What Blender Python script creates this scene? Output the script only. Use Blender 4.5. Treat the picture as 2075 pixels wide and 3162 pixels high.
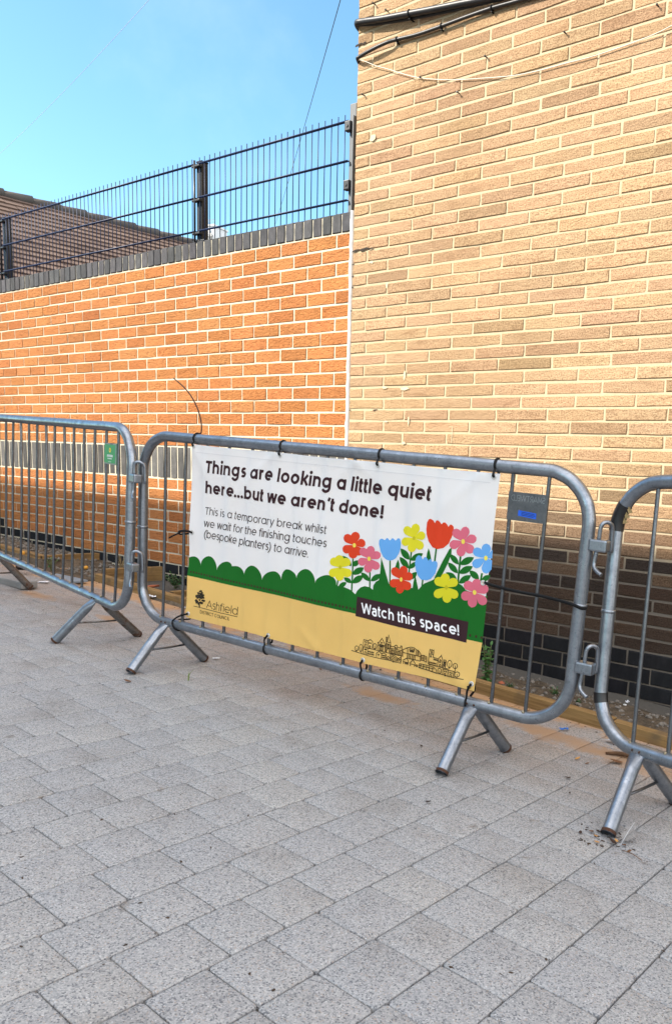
import bpy, bmesh, math, random
import numpy as np
from mathutils import Matrix, Vector

# ------------------------------------------------------------------ scene, camera, sky, sun
for o in list(bpy.data.objects):
    bpy.data.objects.remove(o)
SC = bpy.context.scene
COL = SC.collection
random.seed(7)
FPX, CX, CY, PITCH, ROLL, CAMH = 2465.718, 1361.197, 1854.342, -0.16628, 0.04475, 0.92328
IW, IH = 2075.0, 3162.0
cp, sp, cr, sr = math.cos(PITCH), math.sin(PITCH), math.cos(ROLL), math.sin(ROLL)
right0 = Vector((1, 0, 0)); up0 = Vector((0, -sp, cp)); fwd = Vector((0, cp, sp))
cright = right0 * cr + up0 * sr
cup = -right0 * sr + up0 * cr
cam = bpy.data.cameras.new('camera'); camo = bpy.data.objects.new('camera', cam); COL.objects.link(camo)
cam.sensor_fit = 'VERTICAL'; cam.sensor_height = 36.0; cam.lens = FPX / IH * 36.0
cam.shift_x = (IW / 2 - CX) / IH; cam.shift_y = (CY - IH / 2) / IH
cam.clip_start = 0.05; cam.clip_end = 2000
camo.matrix_world = Matrix(((cright.x, cup.x, -fwd.x, 0), (cright.y, cup.y, -fwd.y, 0), (cright.z, cup.z, -fwd.z, CAMH), (0, 0, 0, 1)))
SC.camera = camo
SC.render.resolution_x = 671; SC.render.resolution_y = 1024

SUN = (Vector((-0.5902, -0.8073, 0)) * 0.60 + Vector((0.8073, -0.5902, 0)) * -0.50 + Vector((0, 0, 0.59))).normalized()   # towards the sun: left of the walls' normal
elev = math.asin(SUN.z); azim = math.atan2(SUN.x, SUN.y)   # azimuth clockwise from +Y
W = bpy.data.worlds.new('World'); SC.world = W; W.use_nodes = True
wn = W.node_tree.nodes; wl = W.node_tree.links
bg = wn['Background']
skyt = wn.new('ShaderNodeTexSky'); skyt.sky_type = 'NISHITA'; skyt.sun_disc = False
skyt.sun_elevation = elev; skyt.sun_rotation = azim; skyt.altitude = 100; skyt.air_density = 1.0; skyt.dust_density = 0.5; skyt.ozone_density = 3.0
# bright broken cloud added out of view for fill light, overhead and right, faint wisps elsewhere
wtc = wn.new('ShaderNodeTexCoord')
wno = wn.new('ShaderNodeTexNoise'); wno.inputs['Scale'].default_value = 2.2; wno.inputs['Detail'].default_value = 7; wno.inputs['Roughness'].default_value = .6
wl.new(wtc.outputs['Generated'], wno.inputs['Vector'])
wdot = wn.new('ShaderNodeVectorMath'); wdot.operation = 'DOT_PRODUCT'; wdot.inputs[1].default_value = (0.28, -0.48, 0.83); wl.new(wtc.outputs['Generated'], wdot.inputs[0])
wgate = wn.new('ShaderNodeMapRange'); wgate.interpolation_type = 'SMOOTHSTEP'; wgate.inputs['From Min'].default_value = .22; wgate.inputs['From Max'].default_value = .62; wl.new(wdot.outputs['Value'], wgate.inputs['Value'])
wcov = wn.new('ShaderNodeMapRange'); wcov.interpolation_type = 'SMOOTHSTEP'; wcov.inputs['From Min'].default_value = .36; wcov.inputs['From Max'].default_value = .56; wl.new(wno.outputs['Fac'], wcov.inputs['Value'])
wmul = wn.new('ShaderNodeMath'); wmul.operation = 'MULTIPLY'; wl.new(wgate.outputs[0], wmul.inputs[0]); wl.new(wcov.outputs[0], wmul.inputs[1])
wwis = wn.new('ShaderNodeMapRange'); wwis.interpolation_type = 'SMOOTHSTEP'; wwis.inputs['From Min'].default_value = .55; wwis.inputs['From Max'].default_value = .75; wwis.inputs['To Max'].default_value = .05; wl.new(wno.outputs['Fac'], wwis.inputs['Value'])
wmax = wn.new('ShaderNodeMath'); wmax.operation = 'MAXIMUM'; wl.new(wmul.outputs[0], wmax.inputs[0]); wl.new(wwis.outputs[0], wmax.inputs[1])
wmix = wn.new('ShaderNodeMix'); wmix.data_type = 'RGBA'; wl.new(wmax.outputs[0], wmix.inputs[0]); wtint = wn.new('ShaderNodeMix'); wtint.data_type = 'RGBA'; wtint.blend_type = 'MULTIPLY'; wtint.inputs[0].default_value = 1.0; wtint.inputs[7].default_value = (0.86, 1.10, 1.04, 1)   # clear, slightly cyan air
wl.new(skyt.outputs[0], wtint.inputs[6]); wl.new(wtint.outputs[2], wmix.inputs[6]); wmix.inputs[7].default_value = (9.6, 9.2, 9.1, 1)
wl.new(wmix.outputs[2], bg.inputs[0]); bg.inputs[1].default_value = 0.15
sl = bpy.data.lights.new('sun', 'SUN'); sl.energy = 4.5; sl.angle = math.radians(0.4); sl.color = (1.0, 0.93, 0.82)
so = bpy.data.objects.new('sun', sl); COL.objects.link(so)
so.rotation_euler = SUN.to_track_quat('Z', 'Y').to_euler()
SC.view_settings.view_transform = 'Standard'; SC.view_settings.look = 'None'
SC.view_settings.exposure = 1.05; SC.view_settings.gamma = 1.0

# ------------------------------------------------------------------ measuring helpers (photo pixel -> place)
GX, GY = -0.05003, -0.01096
def gz(x, y): return GX * x + GY * y
def ray(px, py):
    return fwd + cright * ((px - CX) / FPX) + cup * (-(py - CY) / FPX)
CO = Vector((0, 0, CAMH))
def ground(px, py, lift=0.0):
    d = ray(px, py); t = (CAMH - lift) / (GX * d.x + GY * d.y - d.z)
    return CO + d * t
def on_plane(px, py, P0, n):
    d = ray(px, py); return CO + d * ((P0 - CO).dot(n) / d.dot(n))
def hit_local(px, py, M, off=0.0):
    """photo pixel -> point on the local plane y = off of a placed thing"""
    n = (M.to_3x3() @ Vector((0, 1, 0))); P0 = M @ Vector((0, off, 0))
    return M.inverted() @ on_plane(px, py, P0, n)

# ------------------------------------------------------------------ object helpers
def tag(o, label=None, cat=None, group=None, kind=None):
    if label: o['label'] = label
    if cat: o['category'] = cat
    if group: o['group'] = group
    if kind: o['kind'] = kind
    return o
def empty(name, M=None, label=None, cat=None, group=None):
    o = bpy.data.objects.new(name, None); COL.objects.link(o); o.empty_display_size = 0.1
    if M is not None: o.matrix_world = M
    return tag(o, label, cat, group)

class MB:
    def __init__(s): s.v = []; s.f = []; s.sm = []; s.col = []
    def add(s, vs, fs, smooth=False, col=None):
        b = len(s.v); s.v += [tuple(v) for v in vs]; s.f += [tuple(b + i for i in f) for f in fs]; s.sm += [smooth] * len(fs)
        s.col += [col if col else (1, 1, 1, 1)] * len(vs)
    def box(s, lo, hi, M=None, col=None):
        x0, y0, z0 = lo; x1, y1, z1 = hi
        vs = [Vector(q) for q in ((x0,y0,z0),(x1,y0,z0),(x1,y1,z0),(x0,y1,z0),(x0,y0,z1),(x1,y0,z1),(x1,y1,z1),(x0,y1,z1))]
        if M: vs = [M @ v for v in vs]
        s.add(vs, [(0,3,2,1),(4,5,6,7),(0,1,5,4),(1,2,6,5),(2,3,7,6),(3,0,4,7)], col=col)
    def bevbox(s, lo, hi, b=0.004, M=None, col=None):
        """box with chamfered edges"""
        bm = bmesh.new(); bmesh.ops.create_cube(bm, size=1.0)
        for v in bm.verts:
            v.co = Vector([lo[i] + (v.co[i] + .5) * (hi[i] - lo[i]) for i in range(3)])
        bmesh.ops.bevel(bm, geom=list(bm.edges), offset=b, segments=2, affect='EDGES', profile=0.6)
        s.bm(bm, M, col)
    def bm(s, bm, M=None, col=None, smooth=False):
        bm.verts.index_update()
        vs = [(M @ v.co) if M else v.co.copy() for v in bm.verts]
        s.add(vs, [[v.index for v in f.verts] for f in bm.faces], smooth, col); bm.free()
    def tube(s, pts, r, seg=12, caps=True, closed=False, rfun=None, flat=None, open_ends=False):
        pts = [Vector(p) for p in pts]; n = len(pts)
        tang = []
        for i in range(n):
            a = pts[(i-1) % n] if (closed or i > 0) else pts[i]; b = pts[(i+1) % n] if (closed or i < n-1) else pts[i]
            t = (b - a); tang.append(t.normalized() if t.length > 1e-9 else Vector((0,0,1)))
        u = tang[0].orthogonal().normalized() if flat is None else (Vector(flat) - tang[0] * tang[0].dot(Vector(flat))).normalized()
        vs = []
        for i in range(n):
            t = tang[i]; u = (u - t * u.dot(t)); u.normalize(); w = t.cross(u)
            ri = rfun(i / (n - 1)) if rfun else r
            ru, rw = ri if isinstance(ri, tuple) else (ri, ri)
            for k in range(seg):
                a = 2 * math.pi * k / seg
                vs.append(pts[i] + u * (math.cos(a) * ru) + w * (math.sin(a) * rw))
        fs = []
        m = n if closed else n - 1
        for i in range(m):
            j = (i + 1) % n
            for k in range(seg):
                l = (k + 1) % seg
                fs.append((i*seg+k, i*seg+l, j*seg+l, j*seg+k))
        s.add(vs, fs, True)
        if caps and not closed:
            b = len(s.v) - n * seg
            s.f.append(tuple(b + k for k in reversed(range(seg)))); s.sm.append(False)
            s.f.append(tuple(b + (n-1)*seg + k for k in range(seg))); s.sm.append(False)
    def poly(s, pts, col=None): s.add(pts, [tuple(range(len(pts)))], col=col)
    def ico(s, c, r, sub=1, jit=0.25, sq=(1,1,1), rnd=random, smooth=False, col=None):
        bm = bmesh.new(); bmesh.ops.create_icosphere(bm, subdivisions=sub, radius=1.0)
        R = Matrix.Rotation(rnd.uniform(0, 6.28), 3, 'Z') @ Matrix.Rotation(rnd.uniform(-.5, .5), 3, 'X')
        for v in bm.verts:
            k = 1 + rnd.uniform(-jit, jit)
            v.co = Vector(c) + R @ Vector((v.co.x * r * sq[0] * k, v.co.y * r * sq[1] * k, v.co.z * r * sq[2] * k))
        s.bm(bm, None, col, smooth)
    def build(s, name, mat, parent=None, colattr=False):
        me = bpy.data.meshes.new(name); me.from_pydata(s.v, [], s.f); me.update()
        me.polygons.foreach_set('use_smooth', s.sm)
        if colattr:
            at = me.attributes.new('tone', 'FLOAT_COLOR', 'POINT')
            at.data.foreach_set('color', np.array(s.col, dtype=np.float32).ravel())
        if mat: me.materials.append(mat)
        o = bpy.data.objects.new(name, me); COL.objects.link(o)
        if parent: o.parent = parent
        return o
def arc(c, r, a0, a1, n=10):
    return [(c[0] + r * math.cos(a0 + (a1 - a0) * i / n), c[1] + r * math.sin(a0 + (a1 - a0) * i / n)) for i in range(n + 1)]
def smoothpath(P, n=6):
    """Catmull-Rom through points"""
    P = [Vector(p) for p in P]; out = []
    for i in range(len(P) - 1):
        a = P[i-1] if i > 0 else P[i] * 2 - P[i+1]; b = P[i]; c = P[i+1]; d = P[i+2] if i + 2 < len(P) else P[i+1] * 2 - P[i]
        for k in range(n):
            t = k / n
            out.append(0.5 * ((2*b) + (c-a)*t + (2*a-5*b+4*c-d)*t*t + (3*b-a-3*c+d)*t*t*t))
    out.append(P[-1]); return out

# ------------------------------------------------------------------ materials
class NT:
    def __init__(s, name):
        s.m = bpy.data.materials.new(name); s.m.use_nodes = True
        s.n = s.m.node_tree.nodes; s.l = s.m.node_tree.links; s.b = s.n['Principled BSDF']
        s.out = s.n['Material Output']
    def node(s, t, **k):
        n = s.n.new(t)
        for a, v in k.items():
            if a.startswith('i_'):
                key = a[2:]; key = int(key) if key.isdigit() else key.replace('_', ' ')
                n.inputs[key].default_value = v
            else: setattr(n, a, v)
        return n
    def link(s, a, b): s.l.new(a, b)
    def coord(s, scale=(1,1,1), kind='Object', rot=(0,0,0)):
        t = s.node('ShaderNodeTexCoord'); m = s.node('ShaderNodeMapping'); m.inputs['Scale'].default_value = scale; m.inputs['Rotation'].default_value = rot
        s.link(t.outputs[kind], m.inputs['Vector']); return m.outputs[0]
    def noise(s, vec, scale=5, detail=4, rough=.55, dist=0):
        n = s.node('ShaderNodeTexNoise'); n.inputs['Scale'].default_value = scale; n.inputs['Detail'].default_value = detail
        n.inputs['Roughness'].default_value = rough; n.inputs['Distortion'].default_value = dist
        s.link(vec, n.inputs['Vector']); return n.outputs['Fac']
    def ramp(s, fac, stops, interp='LINEAR'):
        r = s.node('ShaderNodeValToRGB'); e = r.color_ramp.elements; r.color_ramp.interpolation = interp
        while len(e) > 1: e.remove(e[-1])
        for i, (p, c) in enumerate(stops):
            c = c if len(c) == 4 else (*c, 1)
            if i == 0: e[0].position = p; e[0].color = c
            else:
                q = e.new(p); q.color = c
        s.link(fac, r.inputs[0]); return r.outputs[0]
    def mix(s, a, b, fac, mode='MIX'):
        m = s.node('ShaderNodeMix', data_type='RGBA', blend_type=mode)
        for sock, v in ((0, fac), (6, a), (7, b)):
            if isinstance(v, (int, float)): m.inputs[sock].default_value = v
            elif isinstance(v, tuple): m.inputs[sock].default_value = v if len(v) == 4 else (*v, 1)
            else: s.link(v, m.inputs[sock])
        return m.outputs[2]
    def math(s, op, a, b=0.0):
        m = s.node('ShaderNodeMath', operation=op)
        for i, v in enumerate((a, b)):
            if isinstance(v, (int, float)): m.inputs[i].default_value = v
            else: s.link(v, m.inputs[i])
        return m.outputs[0]
    def bump(s, h, strength=.5, dist=.01, prev=None):
        b = s.node('ShaderNodeBump'); b.inputs['Strength'].default_value = strength; b.inputs['Distance'].default_value = dist
        s.link(h, b.inputs['Height'])
        if prev is not None: s.link(prev, b.inputs['Normal'])
        return b.outputs[0]
    def set(s, col=None, rough=None, metal=None, normal=None, spec=None):
        for key, v in (('Base Color', col), ('Roughness', rough), ('Metallic', metal), ('Normal', normal), ('Specular IOR Level', spec)):
            if v is None: continue
            if isinstance(v, (int, float)): s.b.inputs[key].default_value = v
            elif isinstance(v, tuple): s.b.inputs[key].default_value = v if len(v) == 4 else (*v, 1)
            else: s.link(v, s.b.inputs[key])
        return s.m
def plain(name, col, rough=.6, metal=0, var=.12, nscale=12, bump=0, spec=.4):
    t = NT(name); v = t.coord()
    n = t.noise(v, nscale, 5)
    c = t.mix(tuple(x * (1 - var) for x in col), tuple(min(1, x * (1 + var)) for x in col), n)
    nm = t.bump(t.noise(v, nscale * 8, 4), bump, .003) if bump else None
    return t.set(c, rough, metal, nm, spec)

def brick_mat(name, kind):
    t = NT(name); a = t.node('ShaderNodeAttribute', attribute_name='tone')
    v = t.coord()
    if kind == 'red':
        relief = t.noise(t.coord((34, 34, 95)), 1, 3, .6, 1.4)
        fine = t.noise(v, 420, 3)
        c = t.mix(a.outputs['Color'], t.mix(a.outputs['Color'], (.55,.43,.38), 1.0, 'MULTIPLY'), t.ramp(relief, [(.28,(1,1,1)),(.43,(0,0,0))]))
        c = t.mix(c, t.mix(c, (.80,.74,.70), 1.0, 'MULTIPLY'), t.ramp(t.noise(v, 1.3, 6, .65), [(.45,(0,0,0)),(.75,(.9,.9,.9))]))
        nm = t.bump(relief, 1.0, .016); nm = t.bump(fine, .25, .002, nm)
        return t.set(c, .9, 0, nm, .15)
    if kind == 'buff':
        sp_ = t.noise(t.coord((150,150,190)), 1, 4, .75)
        big = t.noise(t.coord((7,7,22)), 1, 4, .6, .5)
        drag = t.noise(t.coord((22,22,60), rot=(0,.5,0)), 1, 3, .6, 1.0)
        c = t.mix(a.outputs['Color'], t.mix(a.outputs['Color'], (.50,.45,.42), 1.0, 'MULTIPLY'), t.ramp(sp_, [(.38,(1,1,1)),(.53,(0,0,0))]))
        c = t.mix(c, t.mix(a.outputs['Color'], (.55,.48,.44), 1.0, 'MULTIPLY'), t.ramp(big, [(.52,(0,0,0)),(.75,(.7,.7,.7))]))
        c = t.mix(c, t.mix(a.outputs['Color'], (1.45,1.4,1.35), 1.0, 'MULTIPLY'), t.ramp(sp_, [(.58,(0,0,0)),(.72,(.9,.9,.9))]))
        c = t.mix(c, t.mix(c, (.78,.74,.70), 1.0, 'MULTIPLY'), t.ramp(t.noise(v, .9, 6, .65), [(.45,(0,0,0)),(.72,(.9,.9,.9))]))
        c = t.mix(c, t.mix(a.outputs['Color'], (1.45,1.5,1.6), 1.0, 'MULTIPLY'), t.ramp(t.noise(v, 26, 5, .7), [(.60,(0,0,0)),(.74,(.55,.55,.55))]))
        nm = t.bump(drag, .6, .008); nm = t.bump(sp_, .6, .004, nm)
        return t.set(c, .92, 0, nm, .15)
    if kind == 'engineering':
        n1 = t.noise(t.coord((30,30,12)), 1, 4, .6); fine = t.noise(v, 160, 4, .7)
        c = t.mix(a.outputs['Color'], t.mix(a.outputs['Color'], (1.7,1.65,1.6), 1.0, 'MULTIPLY'), t.ramp(n1, [(.45,(0,0,0)),(.7,(.8,.8,.8))]))
        c = t.mix(c, t.mix(a.outputs['Color'], (.55,.55,.55), 1.0, 'MULTIPLY'), t.ramp(fine, [(.3,(.7,.7,.7)),(.45,(0,0,0))]))
        return t.set(c, .78, 0, t.bump(fine, .4, .003), .18)
def mortar_mat(name, col, dark=None):
    t = NT(name); v = t.coord()
    c = t.mix(tuple(x*.84 for x in col), col, t.ramp(t.noise(v, 55, 5, .7), [(.3,(0,0,0)),(.6,(1,1,1))]))
    if dark is not None:      # dirtier pointing low on the wall, with shade painted into its colour
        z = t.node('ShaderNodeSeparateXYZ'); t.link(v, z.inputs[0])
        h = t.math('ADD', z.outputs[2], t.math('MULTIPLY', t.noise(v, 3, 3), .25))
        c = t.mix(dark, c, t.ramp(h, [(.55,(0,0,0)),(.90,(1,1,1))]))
    return t.set(c, .95, 0, t.bump(t.noise(v, 150, 4, .7), .5, .003), .1)

def galv_mat(name, base=(.38,.41,.45), rust=0.0):
    t = NT(name); v = t.coord()
    n1 = t.noise(t.coord((26,26,26)), 1, 6, .7); n2 = t.noise(v, 120, 4, .65)
    c = t.ramp(n1, [(.30, tuple(x*.74 for x in base)), (.48, base), (.70, tuple(min(1, x*1.32) for x in base))])
    c = t.mix(c, tuple(x*.45 for x in base), t.ramp(n2, [(.26,(.8,.8,.8)),(.42,(0,0,0))]))
    c = t.mix(c, (.50,.51,.52), t.ramp(t.noise(t.coord((60,60,200)), 1, 4, .7), [(.66,(0,0,0)),(.74,(.7,.7,.7))]))
    c = t.mix(c, (.07,.045,.03), t.ramp(t.noise(t.coord((14,14,14)), 1, 7, .75), [(.68,(0,0,0)),(.75,(.8,.8,.8))]))
    rg = t.ramp(n1, [(.3,(.44,.44,.44)),(.7,(.25,.25,.25))])
    if rust > 0:
        rr = t.ramp(t.noise(t.coord((9,9,9)), 1, 6, .7), [(.62-.3*rust,(0,0,0)),(.74-.3*rust,(1,1,1))])
        rc = t.mix((.10,.038,.014), (.05,.028,.018), n2)
        c = t.mix(c, rc, rr); rg = t.mix(rg, (.9,.9,.9), rr)
        t.link(t.math('SUBTRACT', .85, t.math('MULTIPLY', rr, .85)), t.b.inputs['Metallic'])
        return t.set(c, rg, None, t.bump(n2, .25, .002), .5)
    return t.set(c, rg, .85, t.bump(n2, .12, .0015), .5)

SANDSPOTS = []
for _q in ((1780,2296,.24,.10),(1960,2350,.22,.12),(1640,2245,.16,.07),(345,1912,.16,.05),(110,1836,.22,.07),(1180,2150,.22,.08)):
    _p = ground(_q[0], _q[1]); SANDSPOTS.append((_p.x, _p.y, _q[2], _q[3]))
def paver_mat():
    t = NT('exposed_aggregate_paver'); v = t.coord()
    isl = t.node('ShaderNodeNewGeometry')
    vo = t.node('ShaderNodeTexVoronoi'); vo.inputs['Scale'].default_value = 330; t.link(v, vo.inputs['Vector'])
    sep = t.node('ShaderNodeSeparateColor'); t.link(vo.outputs['Color'], sep.inputs[0])
    grit = t.ramp(sep.outputs[0], [(0,(.20,.205,.215)),(.10,(.32,.325,.33)),(.3,(.405,.405,.40)),(.55,(.455,.45,.44)),(.8,(.52,.515,.505)),(.95,(.43,.38,.34))], 'CONSTANT')
    vo2 = t.node('ShaderNodeTexVoronoi'); vo2.inputs['Scale'].default_value = 175; t.link(v, vo2.inputs['Vector'])
    sep2 = t.node('ShaderNodeSeparateColor'); t.link(vo2.outputs['Color'], sep2.inputs[0])
    grit = t.mix(grit, (.19,.195,.21), t.math('MULTIPLY', t.ramp(sep2.outputs[0], [(0,(1,1,1)),(.07,(0,0,0))], 'CONSTANT'), t.ramp(vo2.outputs['Distance'], [(.30,(1,1,1)),(.36,(0,0,0))])))
    grit = t.mix(grit, (.66,.66,.66), t.math('MULTIPLY', t.ramp(sep2.outputs[1], [(0,(1,1,1)),(.06,(0,0,0))], 'CONSTANT'), t.ramp(vo2.outputs['Distance'], [(.26,(1,1,1)),(.33,(0,0,0))])))
    tint = t.ramp(isl.outputs['Random Per Island'], [(0,(.93,.94,.96)),(.35,(1,1,1)),(.6,(.97,.975,.99)),(.8,(1.02,1.01,.99)),(1,(.95,.955,.97))])
    c = t.mix(t.mix(grit, (.745,.755,.768), 1.0, 'MULTIPLY'), tint, 1.0, 'MULTIPLY')
    # worn-in dirt blotches
    c = t.mix(c, t.mix(c, (.70,.66,.62), 1.0, 'MULTIPLY'), t.ramp(t.noise(v, 3.2, 5, .65), [(.52,(0,0,0)),(.78,(.8,.8,.8))]))
    c = t.mix(c, t.mix(c, (.48,.38,.30), 1.0, 'MULTIPLY'), t.ramp(t.noise(v, 14, 4, .6), [(.66,(0,0,0)),(.76,(.6,.6,.6))]))
    gv = t.node('ShaderNodeTexVoronoi'); gv.inputs['Scale'].default_value = 2.3; t.link(v, gv.inputs['Vector'])
    gd = t.math('ADD', gv.outputs['Distance'], t.math('MULTIPLY', t.noise(v, 22, 3), .05))
    c = t.mix(c, t.mix(c, (.55,.50,.45), 1.0, 'MULTIPLY'), t.ramp(gd, [(.055,(.9,.9,.9)),(.085,(0,0,0))]))
    # building sand trodden over the strip in front of the walls
    d = t.node('ShaderNodeVectorMath', operation='DOT_PRODUCT'); t.link(v, d.inputs[0]); d.inputs[1].default_value = (.5902, .8073, 0)
    dn = t.math('ADD', d.outputs['Value'], t.math('MULTIPLY', t.noise(v, 1.8, 4, .6), .9))
    strip = t.ramp(t.math('SUBTRACT', dn, 2.45), [(0,(0,0,0)),(.45,(.5,.5,.5)),(.85,(.68,.68,.68))])
    patch = t.ramp(t.noise(v, 2.6, 5, .6), [(.36,(.25,.25,.25)),(.62,(1,1,1))])
    c = t.mix(c, t.mix(c, (1.0,.72,.52), 1.0, 'MULTIPLY'), t.math('MULTIPLY', strip, patch))
    sm = t.math('ADD', t.math('MULTIPLY', t.noise(v, 3.1, 5, .62), .9), t.math('MULTIPLY', t.math('SUBTRACT', d.outputs['Value'], 2.62), 1.6))
    c = t.mix(c, t.mix((.36,.205,.10), (.52,.32,.17), t.noise(v, 260, 3)), t.ramp(sm, [(.58,(0,0,0)),(.68,(.9,.9,.9))]))
    sn = t.noise(v, 9, 6, .7)
    for (sx, sy, ru, rv) in SANDSPOTS:
        mp = t.node('ShaderNodeMapping', vector_type='TEXTURE'); mp.inputs['Location'].default_value = (sx, sy, gz(sx, sy)); mp.inputs['Rotation'].default_value = (0, 0, -.631); mp.inputs['Scale'].default_value = (ru, rv, 1)
        tc = t.node('ShaderNodeTexCoord'); t.link(tc.outputs['Object'], mp.inputs['Vector'])
        ln_ = t.node('ShaderNodeVectorMath', operation='LENGTH'); t.link(mp.outputs[0], ln_.inputs[0])
        q = t.math('ADD', t.math('SUBTRACT', 1.0, ln_.outputs['Value']), t.math('MULTIPLY', t.math('SUBTRACT', sn, .5), 2.4))
        c = t.mix(c, t.mix((.28,.175,.105), (.41,.275,.17), t.noise(v, 260, 3)), t.ramp(q, [(.05,(0,0,0)),(.35,(.55,.55,.55)),(.8,(.9,.9,.9))]))
    h = t.math('ADD', t.math('MULTIPLY', sep.outputs[1], .6), vo.outputs['Distance'])
    nm = t.bump(h, .35, .002)
    return t.set(c, .88, 0, nm, .25)

MT = {}
MT['red'] = brick_mat('orange_red_brick', 'red'); MT['buff'] = brick_mat('buff_brick', 'buff'); MT['eng'] = brick_mat('engineering_brick', 'engineering')
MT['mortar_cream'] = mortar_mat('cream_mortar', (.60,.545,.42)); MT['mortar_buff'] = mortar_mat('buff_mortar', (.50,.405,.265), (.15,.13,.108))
MT['galv'] = galv_mat('galvanised_steel', (.245,.27,.305)); MT['galv_dark'] = galv_mat('dull_galvanised_steel', (.13,.138,.15)); MT['galv_rust'] = galv_mat('rusty_galvanised_steel', (.20,.20,.195), .55)
MT['paver'] = paver_mat()
MT['joint'] = plain('joint_sand', (.085,.075,.062), .95, 0, .4, 60, .3)
MT['blue_steel'] = plain('blue_coated_steel', (.007,.017,.060), .45, 0, .3, 40)
MT['black_steel'] = plain('black_coated_steel', (.018,.019,.022), .4, 0, .3, 30)
MT['black_plastic'] = plain('black_plastic', (.007,.007,.008), .55, 0, .2, 40, 0, .2)
MT['cable'] = plain('black_cable_sheath', (.022,.021,.022), .42, 0, .4, 30, .15)
MT['white_cable'] = plain('white_cable_sheath', (.58,.55,.47), .5, 0, .1, 20)

# ------------------------------------------------------------------ ground and paving
PA, PXO, PYO = 0.91134 + .006, -0.72355, 1.37521
def build_ground():
    m = MB(); n = 60
    def cl(a, lo, hi): return max(lo, min(hi, a))
    xs = [-400, -120, -40, -14] + [-10 + i for i in range(21)] + [14, 40, 120, 400]
    for iy in range(len(xs)):
        for ix in range(len(xs)):
            x, y = xs[ix], xs[iy]
            m.v.append((x, y, gz(cl(x, -9, 9), cl(y, -9, 9)) - .012))
    k = len(xs)
    for iy in range(k - 1):
        for ix in range(k - 1):
            m.f.append((iy*k+ix, iy*k+ix+1, (iy+1)*k+ix+1, (iy+1)*k+ix)); m.sm.append(False)
    m.col = [(1,1,1,1)] * len(m.v)
    tag(m.build('ground', MT['joint']), kind='structure')
build_ground()
WALLN = Vector((0.5902, 0.8073))
def build_paving():
    m = MB(); rnd = random.Random(11)
    ca, sa = math.cos(PA), math.sin(PA)
    PW = .14695
    # u runs along the courses, rows step across them
    def stone(u0, u1, v0, v1):
        g = .0007 + rnd.random() * .0007; u0 += g; u1 -= g; v0 += g * 1.6; v1 -= g * 1.6
        zt = rnd.uniform(-.0005, .0005); tx = rnd.uniform(-.003, .003); ty = rnd.uniform(-.003, .003)
        ro = rnd.uniform(-.004, .004)
        uc, vc = (u0+u1)/2, (v0+v1)/2
        def ring(ins, c, dz):
            a0, a1, b0, b1 = u0 + ins, u1 - ins, v0 + ins, v1 - ins
            P = [(a0+c,b0),(a1-c,b0),(a1-c*.3,b0+c*.3),(a1,b0+c),(a1,b1-c),(a1-c*.3,b1-c*.3),(a1-c,b1),(a0+c,b1),(a0+c*.3,b1-c*.3),(a0,b1-c),(a0,b0+c),(a0+c*.3,b0+c*.3)]
            r = []
            for u, v in P:
                du, dv = u-uc, v-vc
                u2, v2 = uc + du - dv*ro, vc + dv + du*ro
                j = rnd.uniform(-.0006, .0006)
                x = PXO + u2*ca + v2*sa; y = PYO + u2*sa - v2*ca
                r.append((x + j, y + j, gz(x, y) + zt + dz + du*tx + dv*ty))
            return r
        c = rnd.uniform(.005, .009)
        r0 = ring(0, c, -.03); r1 = ring(0, c, -.0026); r2 = ring(.0009, c, -.0009); r3 = ring(.0032, c, 0)
        b = 12; fs = []
        for q in range(3):
            for i in range(b):
                j = (i + 1) % b; fs.append((q*b+i, q*b+j, (q+1)*b+j, (q+1)*b+i))
        m.add(r0 + r1 + r2 + r3, fs, True)
        m.f.append(tuple(len(m.v) - b + i for i in range(b))); m.sm.append(True)
    fixed = {0: [-.005,.156,.287,.426], 1: [-.082,.051,.211,.345], 2: [.026,.156,.288], 3: [.446,.586,.755,.923], 4: [.315,.474,.64,.782,.952], 5: [.419,.555,.720,.858], -1: [.048,.180,.343,.482,.651,.789], -2: [-.08, .05, .221,.366,.522]}
    for row in range(-34, 16):
        us = list(fixed.get(row, []))
        # row r lies between v=r and v=r+1
        if not us: us = [rnd.uniform(-.07, .07)]
        while us[0] > -4.6: us.insert(0, us[0] - rnd.choice((.132,.141,.141,.158,.170)))
        while us[-1] < 8.5: us.append(us[-1] + rnd.choice((.132,.141,.141,.158,.170)))
        for a, b in zip(us[:-1], us[1:]):
            uc, vc = (a + b) / 2, (row + .5) * PW
            x = PXO + uc*ca + vc*sa; y = PYO + uc*sa - vc*ca
            if not (-6.5 < x < 4.2 and -1.2 < y < 9): continue
            dd = WALLN.x * x + WALLN.y * y
            if dd > 2.93 and not (dd < 3.4 and -3.05 < x < -2.52): continue
            stone(a, b, row * PW, (row + 1) * PW)
    tag(m.build('paving', MT['paver']), kind='structure')
build_paving()

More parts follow.
